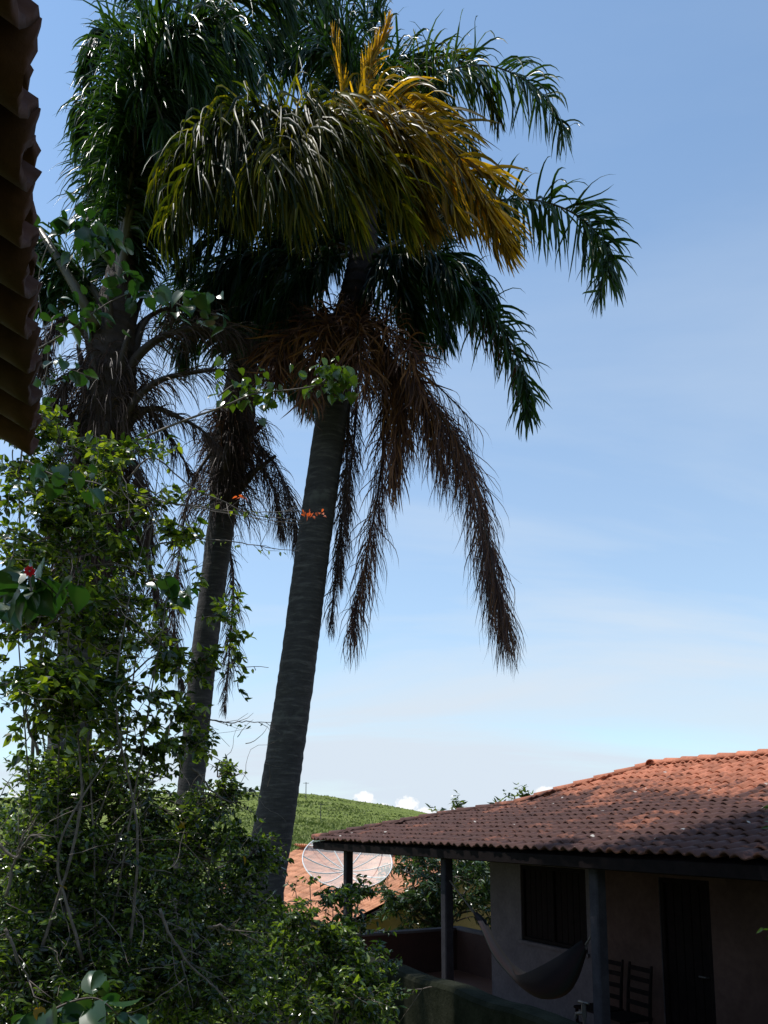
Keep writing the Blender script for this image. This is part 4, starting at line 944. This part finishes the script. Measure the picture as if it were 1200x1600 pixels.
def bare_branch(parent, pts, r0=.008, r1=.002, name='branch', mat='twig', side=0, ns=5):
    c = spline([P(*q) for q in pts], 24); c = c + np.cumsum(NR.normal(0, .004, c.shape), axis=0); a = Acc(); o = np.array(parent.location)
    tube(a, c - o, np.linspace(r0, r1, 24), ns)
    for i in range(side):
        k = NR.randint(4, 22); d = c[min(23, k + 1)] - c[k]; d = d / np.linalg.norm(d) + NR.normal(0, .6, 3); l = NR.uniform(.05, .16)
        tube(a, np.array([c[k], c[k] + d * l * .5 + NR.normal(0, .01, 3), c[k] + d * l]) - o, [r1 * 1.3, r1, r1 * .6], 3)
    a.build(name, MT[mat], parent, True); return c

boug = plant('bougainvillea', 120, 1700, 4.6, 'big sprawling bougainvillea with small bright green leaves and bare twigs', 'shrub')
B1 = [(95, 695, 4.6, 78, 52, .3), (55, 770, 4.5, 80, 70, .35), (190, 735, 4.7, 75, 40, .3), (225, 790, 4.8, 60, 36, .25), (110, 860, 4.5, 100, 62, .35), (270, 850, 4.8, 40, 30, .2),
      (190, 905, 4.8, 62, 50, .3), (55, 985, 4.4, 90, 75, .35), (160, 1010, 4.6, 75, 55, .3), (255, 935, 4.9, 40, 26, .2), (345, 965, 4.9, 45, 20, .2), (350, 1005, 4.9, 40, 20, .2), (300, 1050, 4.9, 50, 36, .22),
      (215, 1090, 4.7, 70, 42, .3), (75, 1110, 4.4, 110, 70, .4), (372, 1075, 4.9, 16, 14, .12), (190, 1170, 4.7, 100, 45, .35), (310, 1115, 4.9, 45, 26, .22), (375, 938, 4.9, 16, 8, .08), (305, 875, 4.9, 16, 12, .1),
      (20, 880, 4.5, 40, 60, .25), (130, 950, 4.5, 90, 60, .3), (150, 800, 4.6, 80, 50, .3), (250, 1000, 4.8, 50, 50, .25), (280, 820, 4.8, 36, 26, .2), (120, 1080, 4.5, 110, 60, .35), (20, 700, 4.5, 40, 50, .3), (270, 1150, 4.8, 60, 40, .3), (250, 710, 4.8, 26, 16, .12), (310, 905, 4.9, 20, 14, .1)]
grow(boug, B1, 'boug', .058, 6.4, tone=(0, 1), stem_r=.009, stems=4, asp=.72)
sp = [[(120, 760, 4.7), (200, 770, 4.7), (290, 785, 4.7), (380, 800, 4.7), (478, 806, 4.7)], [(230, 780, 4.8), (300, 790, 4.8), (380, 800, 4.8), (465, 800, 4.8)], [(250, 850, 4.8), (320, 845, 4.8), (400, 858, 4.8), (470, 866, 4.8)],
      [(200, 750, 4.7), (240, 715, 4.7), (300, 760, 4.7), (400, 800, 4.7), (480, 812, 4.7)], [(290, 1110, 4.9), (350, 1130, 4.9), (430, 1135, 4.9)], [(200, 1060, 4.9), (260, 1020, 4.9), (340, 1040, 4.9), (425, 1047, 4.9)],
      [(80, 900, 4.5), (160, 880, 4.5), (240, 900, 4.5), (330, 880, 4.6)], [(40, 1000, 4.4), (140, 940, 4.5), (230, 960, 4.5)], [(60, 1180, 4.4), (40, 1100, 4.4), (100, 1030, 4.4)], [(130, 1500, 4.2), (90, 1330, 4.2), (160, 1200, 4.3), (230, 1090, 4.4)],
      [(200, 1500, 4.4), (210, 1300, 4.4), (180, 1100, 4.4), (210, 900, 4.5), (240, 780, 4.6)], [(60, 1500, 4.2), (130, 1250, 4.3), (110, 1000, 4.4), (150, 800, 4.5)], [(10, 1400, 4.1), (40, 1300, 4.1), (62, 1296, 4.1)], [(0, 1320, 3.6), (20, 1340, 3.6), (45, 1310, 3.6), (62, 1297, 3.6)],
      [(300, 1200, 4.8), (340, 1240, 4.8), (395, 1265, 4.8)], [(10, 1450, 3.8), (30, 1490, 3.8), (60, 1545, 3.8)], [(250, 1420, 4.2), (275, 1480, 4.2), (300, 1510, 4.2), (350, 1560, 4.2), (355, 1598, 4.2)], [(325, 1450, 4), (360, 1455, 4), (395, 1465, 4)]]
for i, s in enumerate(sp): bare_branch(boug, s, .009 if i > 6 else .006, .0018, side=7)
for i, s in enumerate(sp[:7]):           # a few leaves on the long bare sprays
    c = spline([P(*q) for q in s], 40); a = Acc(); o = np.array(boug.location); m = 16; k = NR.randint(0, 36, m)
    leaf_soup(a, c[k] - o, NR.normal(0, 1, (m, 3)) + [0, 0, -.6], norm(NR.normal(0, .5, (m, 3)) + [0, 0, 1]), NR.uniform(.025, .05, m), NR.uniform(.2, 1, m), .7); a.build('spray_leaves', MT['boug'], boug, kind='stuff')
def twig_tangle():
    a = Acc(); o = np.array(boug.location)
    for i in range(170):
        x = NR.uniform(-10, 420); y = NR.uniform(720, 1600) if x < 260 else NR.uniform(1150, 1600); Y = NR.uniform(3.9, 4.6) if x < 330 else NR.uniform(4.8, 5.4)
        b = np.array(P(x, y, Y)); d = norm(np.array([[NR.normal(0, 1), NR.normal(0, .5), NR.normal(0.2, 1)]]))[0]; L_ = NR.uniform(.12, .5); pts = [b]
        for k in range(7): d = norm((d + NR.normal(0, .22, 3))[None])[0]; pts.append(pts[-1] + d * L_ / 7)
        tube(a, np.array(pts) - o, np.linspace(NR.uniform(.0015, .0035), .0008, 8), 4, cap=False)
    a.build('twigs', MT['twig'], boug, True, 'stuff')
twig_tangle()
# orange bracts at the end of a spray, and the red flower
leaf_me = {}
def leaf_mesh(mat, asp=.85, wave=.0):
    key = (mat, asp, wave)
    if key in leaf_me: return leaf_me[key]
    # heart shaped leaf, 5 rows, folded and curved
    rows = [(0.0, .0), (-.06, .22), (.10, .42), (.32, .50), (.58, .40), (.80, .20), (1.0, 0)]
    v = [(0, .0, 0)]; L = []
    for (yy, w) in rows[1:-1]:
        for s in (-1, -.5, 0, .5, 1):
            y2 = max(yy, 0.0) if s == 0 else yy; v.append((s * w * asp, y2 if abs(s) > .1 else max(.03, yy), abs(s) * .12 * (w / .5) - .18 * yy * yy + wave * math.sin(7 * yy + s)))
    v.append((0, 1.0, -.24)); f4 = []; f3 = []
    for r in range(4):
        for j in range(4): b = 1 + r * 5 + j; f4.append((b, b + 1, b + 6, b + 5))
    last = 1 + 4 * 5
    for j in range(4): f3.append((last + j, last + j + 1, len(v) - 1)); f3.append((0, 1 + j + 1, 1 + j))
    a = Acc(); a.add(v, f4, .5); a.idx.append(np.array(f3).ravel()); a.tot.append(np.full(len(f3), 3)); leaf_me[key] = a.mesh('leaf', MT[mat], True); return leaf_me[key]
def single_leaf(parent, p, size, mat, d=None, up=None, name='leaf', asp=.85):
    y = Vector(d if d is not None else NR.normal(0, 1, 3)).normalized(); u = Vector(up if up is not None else NR.normal(0, .4, 3) + np.array([0, 0, 1])).normalized()
    x = y.cross(u).normalized(); z = x.cross(y); s = size; p = p - parent.location
    m = Matrix(((x.x * s, y.x * s, z.x * s, p.x), (x.y * s, y.y * s, z.y * s, p.y), (x.z * s, y.z * s, z.z * s, p.z), (0, 0, 0, 1)))
    return link(name, leaf_mesh(mat, asp), parent, m)
for i in range(16):
    x = NR.uniform(470, 508); single_leaf(boug, P(x, 799 + NR.uniform(-4, 8), 4.7 + NR.uniform(-.03, .03)), NR.uniform(.022, .036), 'bract', [NR.normal(0, .6), NR.normal(0, .5), -.6], name='bract', asp=.7)
for i in range(5): single_leaf(boug, P(NR.uniform(370, 384), 775 + NR.uniform(-4, 4), 4.7), NR.uniform(.02, .035), 'bract', name='bract')
for q in ((280, 1290), (285, 1284), (95, 1385), (380, 1338)): single_leaf(boug, P(q[0], q[1], 4.1), .045, 'palm_gold', name='yellow_leaf')

# heart-leaved vine: clusters of big leaves, each leaf its own part
vine = plant('climbing_vine', 150, 1700, 6.2, 'heart leaved vine climbing through the palms with clusters of large shiny leaves', 'vine')
def leaf_cluster(parent, path, n, size_px, spread_px, mat, rd=.12, tw=.006, down=.5, connect=None):
    c = spline([P(*q) for q in path], 30); Y = path[0][2]; k = Y / FPX; o = np.array(parent.location)
    a = Acc(); tube(a, c - o, np.linspace(tw, tw * .4, 30), 5)
    if connect: tube(a, spline([P(*q) for q in connect], 24) - o, tw * 1.3, 5)
    a.build('vine_stem', MT['twig'], parent, True)
    for i in range(int(n * 1.5)):
        b = c[NR.randint(4, 30)]; p = Vector(b + NR.normal(0, 1, 3) * np.array([spread_px * k * .5, rd, spread_px * k * .4]))
        s = size_px * .88 * k * NR.uniform(.5, 1.25)
        single_leaf(parent, p, s, mat, [NR.normal(0, .8), NR.normal(0, .8), -down + NR.normal(0, .4)], np.array([0, -.2, 1.0]) + NR.normal(0, .55, 3))
leaf_cluster(vine, [(60, 545, 6), (110, 515, 6), (175, 470, 6), (230, 455, 6), (290, 480, 6), (350, 495, 6)], 46, 32, 26, 'heart', connect=[(150, 1700, 6.2), (60, 1100, 6.1), (30, 800, 6), (45, 620, 6), (60, 545, 6)])
leaf_cluster(vine, [(55, 640, 6), (75, 560, 6), (60, 440, 6), (90, 360, 6), (140, 350, 6), (170, 380, 6)], 8, 26, 30, 'heart')
leaf_cluster(vine, [(90, 370, 6), (115, 352, 6), (145, 362, 6), (172, 385, 6)], 34, 34, 30, 'heart')
leaf_cluster(vine, [(56, 650, 6), (62, 600, 6), (95, 575, 6), (150, 592, 6)], 16, 24, 16, 'heart')
v2 = plant('climbing_vine', 250, 1700, 5.6, 'bare arching vine branch ending in a bright green leaf cluster before the tall trunk', 'vine')
leaf_cluster(v2, [(210, 690, 5.6), (280, 660, 5.6), (350, 635, 5.6), (400, 615, 5.6), (470, 607, 5.6), (550, 590, 5.6)], 4, 22, 20, 'boug', tw=.010, connect=[(100, 1700, 5.6), (50, 1250, 5.6), (80, 930, 5.6), (140, 770, 5.6), (210, 690, 5.6)])
leaf_cluster(v2, [(340, 620, 5.6), (370, 600, 5.6), (400, 612, 5.6), (420, 600, 5.6)], 36, 20, 24, 'boug')
leaf_cluster(v2, [(470, 608, 5.6), (500, 600, 5.6), (520, 585, 5.6), (550, 600, 5.6)], 42, 20, 22, 'boug')
leaf_cluster(v2, [(505, 600, 5.6), (518, 580, 5.6), (526, 568, 5.6)], 8, 18, 8, 'boug')
v3 = plant('climbing_vine', 40, 1800, 2.9, 'nearest vine with large dark leaves and a single red flower', 'vine')
leaf_cluster(v3, [(-20, 960, 2.9), (20, 915, 2.9), (60, 905, 2.9), (90, 930, 2.9)], 16, 60, 34, 'heart', rd=.06, connect=[(40, 1800, 2.9), (-60, 1300, 2.9), (-40, 1050, 2.9), (-20, 960, 2.9)], down=.9)
leaf_cluster(v3, [(240, 905, 3.3), (265, 915, 3.3), (285, 925, 3.3), (300, 935, 3.3)], 8, 40, 18, 'heart', rd=.05, down=.8)
leaf_cluster(v3, [(60, 1595, 2.9), (100, 1570, 2.9), (150, 1560, 2.9), (190, 1590, 2.9)], 18, 48, 30, 'heart', rd=.08)
leaf_cluster(v3, [(40, 720, 3.4), (90, 745, 3.4), (150, 755, 3.4), (185, 775, 3.4)], 12, 36, 26, 'heart', rd=.08, down=.8)
single_leaf(v3, P(60, 1575, 2.8), .05, 'palm_gold', [.3, -.3, -.8], name='yellow_leaf')
def red_flower():
    e = empty('red_flower', P(47, 893, 2.6)); e.parent = None
    tag(e, 'small red flower among the large dark vine leaves', 'flower')
    for i in range(14):
        an = i * 2.4; single_leaf(e, e.location + Vector((math.cos(an) * .004, -.004, math.sin(an) * .004)), .016, 'flower', [math.cos(an), -.5 + (i % 3) * .3, math.sin(an)], [0, -1, .2], name='petal', asp=.9)
    a = Acc(); tube(a, [(0, 0.01, 0), (0, .0, -.03), (.01, 0, -.07)], .003, 5); a.build('stalk', MT['twig'], e)
red_flower()

hedge = plant('garden_shrub', 230, 1900, 4.9, 'dense dark twiggy shrub filling the garden under the palms', 'shrub')
B2 = [(80, 1240, 4.9, 120, 60, .4), (215, 1255, 5.1, 110, 55, .4), (345, 1265, 5.2, 60, 40, .3), (395, 1330, 5.3, 45, 50, .25), (330, 1345, 5.1, 80, 50, .4), (190, 1350, 4.8, 120, 60, .45), (50, 1350, 4.6, 100, 70, .4),
      (90, 1450, 4.6, 130, 70, .45), (250, 1440, 4.9, 110, 60, .45), (360, 1430, 5.2, 70, 55, .35), (130, 1550, 4.4, 160, 75, .45), (300, 1540, 4.7, 120, 75, .4), (30, 1560, 4.3, 90, 80, .4), (340, 1215, 5.3, 26, 30, .12), (370, 1235, 5.3, 22, 26, .12)]
grow(hedge, B2, 'hedge', .046, 6.0, tone=(0, 1), stem_r=.012, stems=3, asp=.6, whorl=3, tw=(.14, .4))
bk = plant('garden_shrub', 200, 1900, 9.6, 'deep green shrub border standing behind the palm trunks', 'shrub')
grow(bk, [(30, 1330, 10.5, 130, 60, .8), (200, 1340, 10.8, 110, 50, .8), (330, 1360, 11, 90, 50, .8), (60, 1450, 10, 150, 70, .9), (250, 1450, 10.2, 130, 65, .9), (380, 1450, 10.6, 70, 50, .7), (100, 1560, 9.8, 160, 70, .9), (320, 1560, 10, 130, 70, .9), (470, 1500, 10.2, 90, 70, .8), (560, 1520, 10.6, 60, 60, .6)],
     'hedge', .10, 3.2, tone=(0, .7), stem_r=.02, asp=.6, whorl=3, tw=(.3, .7), gap=.06, stems=2)
hb = plant('garden_shrub', 480, 1800, 6.6, 'leafy green shrub at the foot of the tall palm beside the orange roof', 'shrub')
B3 = [(445, 1450, 6.6, 60, 40, .35), (520, 1420, 6.9, 45, 32, .3), (560, 1412, 7.2, 26, 30, .2), (400, 1500, 6.2, 70, 50, .4), (490, 1500, 6.5, 80, 50, .4), (560, 1480, 6.9, 55, 45, .35), (420, 1570, 6.0, 90, 50, .4), (530, 1560, 6.4, 90, 50, .4), (600, 1555, 6.8, 45, 40, .3), (590, 1500, 7, 30, 26, .2), (568, 1382, 7.3, 14, 22, .1)]
grow(hb, B3, 'hedge', .06, 4.5, tone=(.1, 1), stem_r=.012, asp=.6, whorl=3, tw=(.15, .4))
B3b = [(462, 1392, 6.7, 10, 22, .06), (484, 1380, 6.7, 10, 14, .06), (660, 1545, 6.6, 30, 14, .1)]
grow(hb, B3b, 'hedge', .05, .9, stem_r=.01, fol='loose_sprays')
# dark glossy tree behind the porch
def tree(name, x, Y, label, blobs, mat, leaf, layers, tr=.12, asp=.38, cat='tree', group=None, **k):
    g = P(x, HOR, Y); z = float(ground_z(g.x, Y)); e = empty(name, (g.x, Y, z)); tag(e, label, cat, group)
    top = np.array(P(blobs[0][0], blobs[0][1], blobs[0][2])); o = np.array(e.location)
    a = Acc(); tube(a, spline([o, (o + top) / 2 + [.1, 0, 0], top], 16) - o, np.linspace(tr, tr * .4, 16), 10, wob=.05); a.build('trunk', MT['bark'], e, True)
    grow(e, blobs, mat, leaf, layers, root=(o + top) / 2, asp=asp, stem_r=tr * .35, fol='crown', **k); return e
tree('broadleaf_tree', 680, 18.7, 'dark glossy leaved tree growing behind the porch beside the satellite dish',
     [(690, 1370, 18.7, 80, 50, 1.0), (640, 1365, 18.6, 45, 40, .7), (740, 1370, 18.9, 45, 45, .7), (650, 1430, 18.3, 55, 45, .8), (710, 1440, 18.5, 60, 38, .8), (680, 1475, 18.2, 75, 35, .8), (755, 1420, 18.7, 30, 40, .5), (620, 1410, 18.4, 32, 40, .5)], 'mango', .16, 3.5, .14, .42, tw=(.3, .8), gap=.07, droop=1.2)
tree('young_tree', 706, 26, 'slender leafy treetop showing above the farmhouse roof beside the hill', [(706, 1262, 26, 20, 22, .4), (686, 1270, 26, 14, 12, .3), (722, 1270, 26, 14, 14, .3)], 'hedge', .2, 3.4, .06, .45, tw=(.25, .6), gap=.08, up_bias=1.6, droop=.1, group='young trees behind the farmhouse roof')
tree('young_tree', 790, 26, 'pair of slender leafy treetops above the roof close to the white cloud', [(804, 1243, 26, 18, 20, .4), (769, 1256, 26, 13, 16, .3), (824, 1245, 26, 12, 11, .25)], 'hedge', .2, 3.4, .06, .45, tw=(.25, .6), gap=.08, up_bias=1.6, droop=.1, group='young trees behind the farmhouse roof')

tree('young_tree', 1345, 5.2, 'young tree whose leaf tips just reach in over the right end of the roof', [(1345, 1340, 5.2, 80, 90, .4), (1226, 1276, 5.2, 36, 24, .2), (1228, 1460, 5.2, 32, 30, .2), (1234, 1370, 5.2, 32, 30, .2)], 'hedge', .07, 1.4, .05, .5, stems=False, tw=(.15, .3), gap=.05)
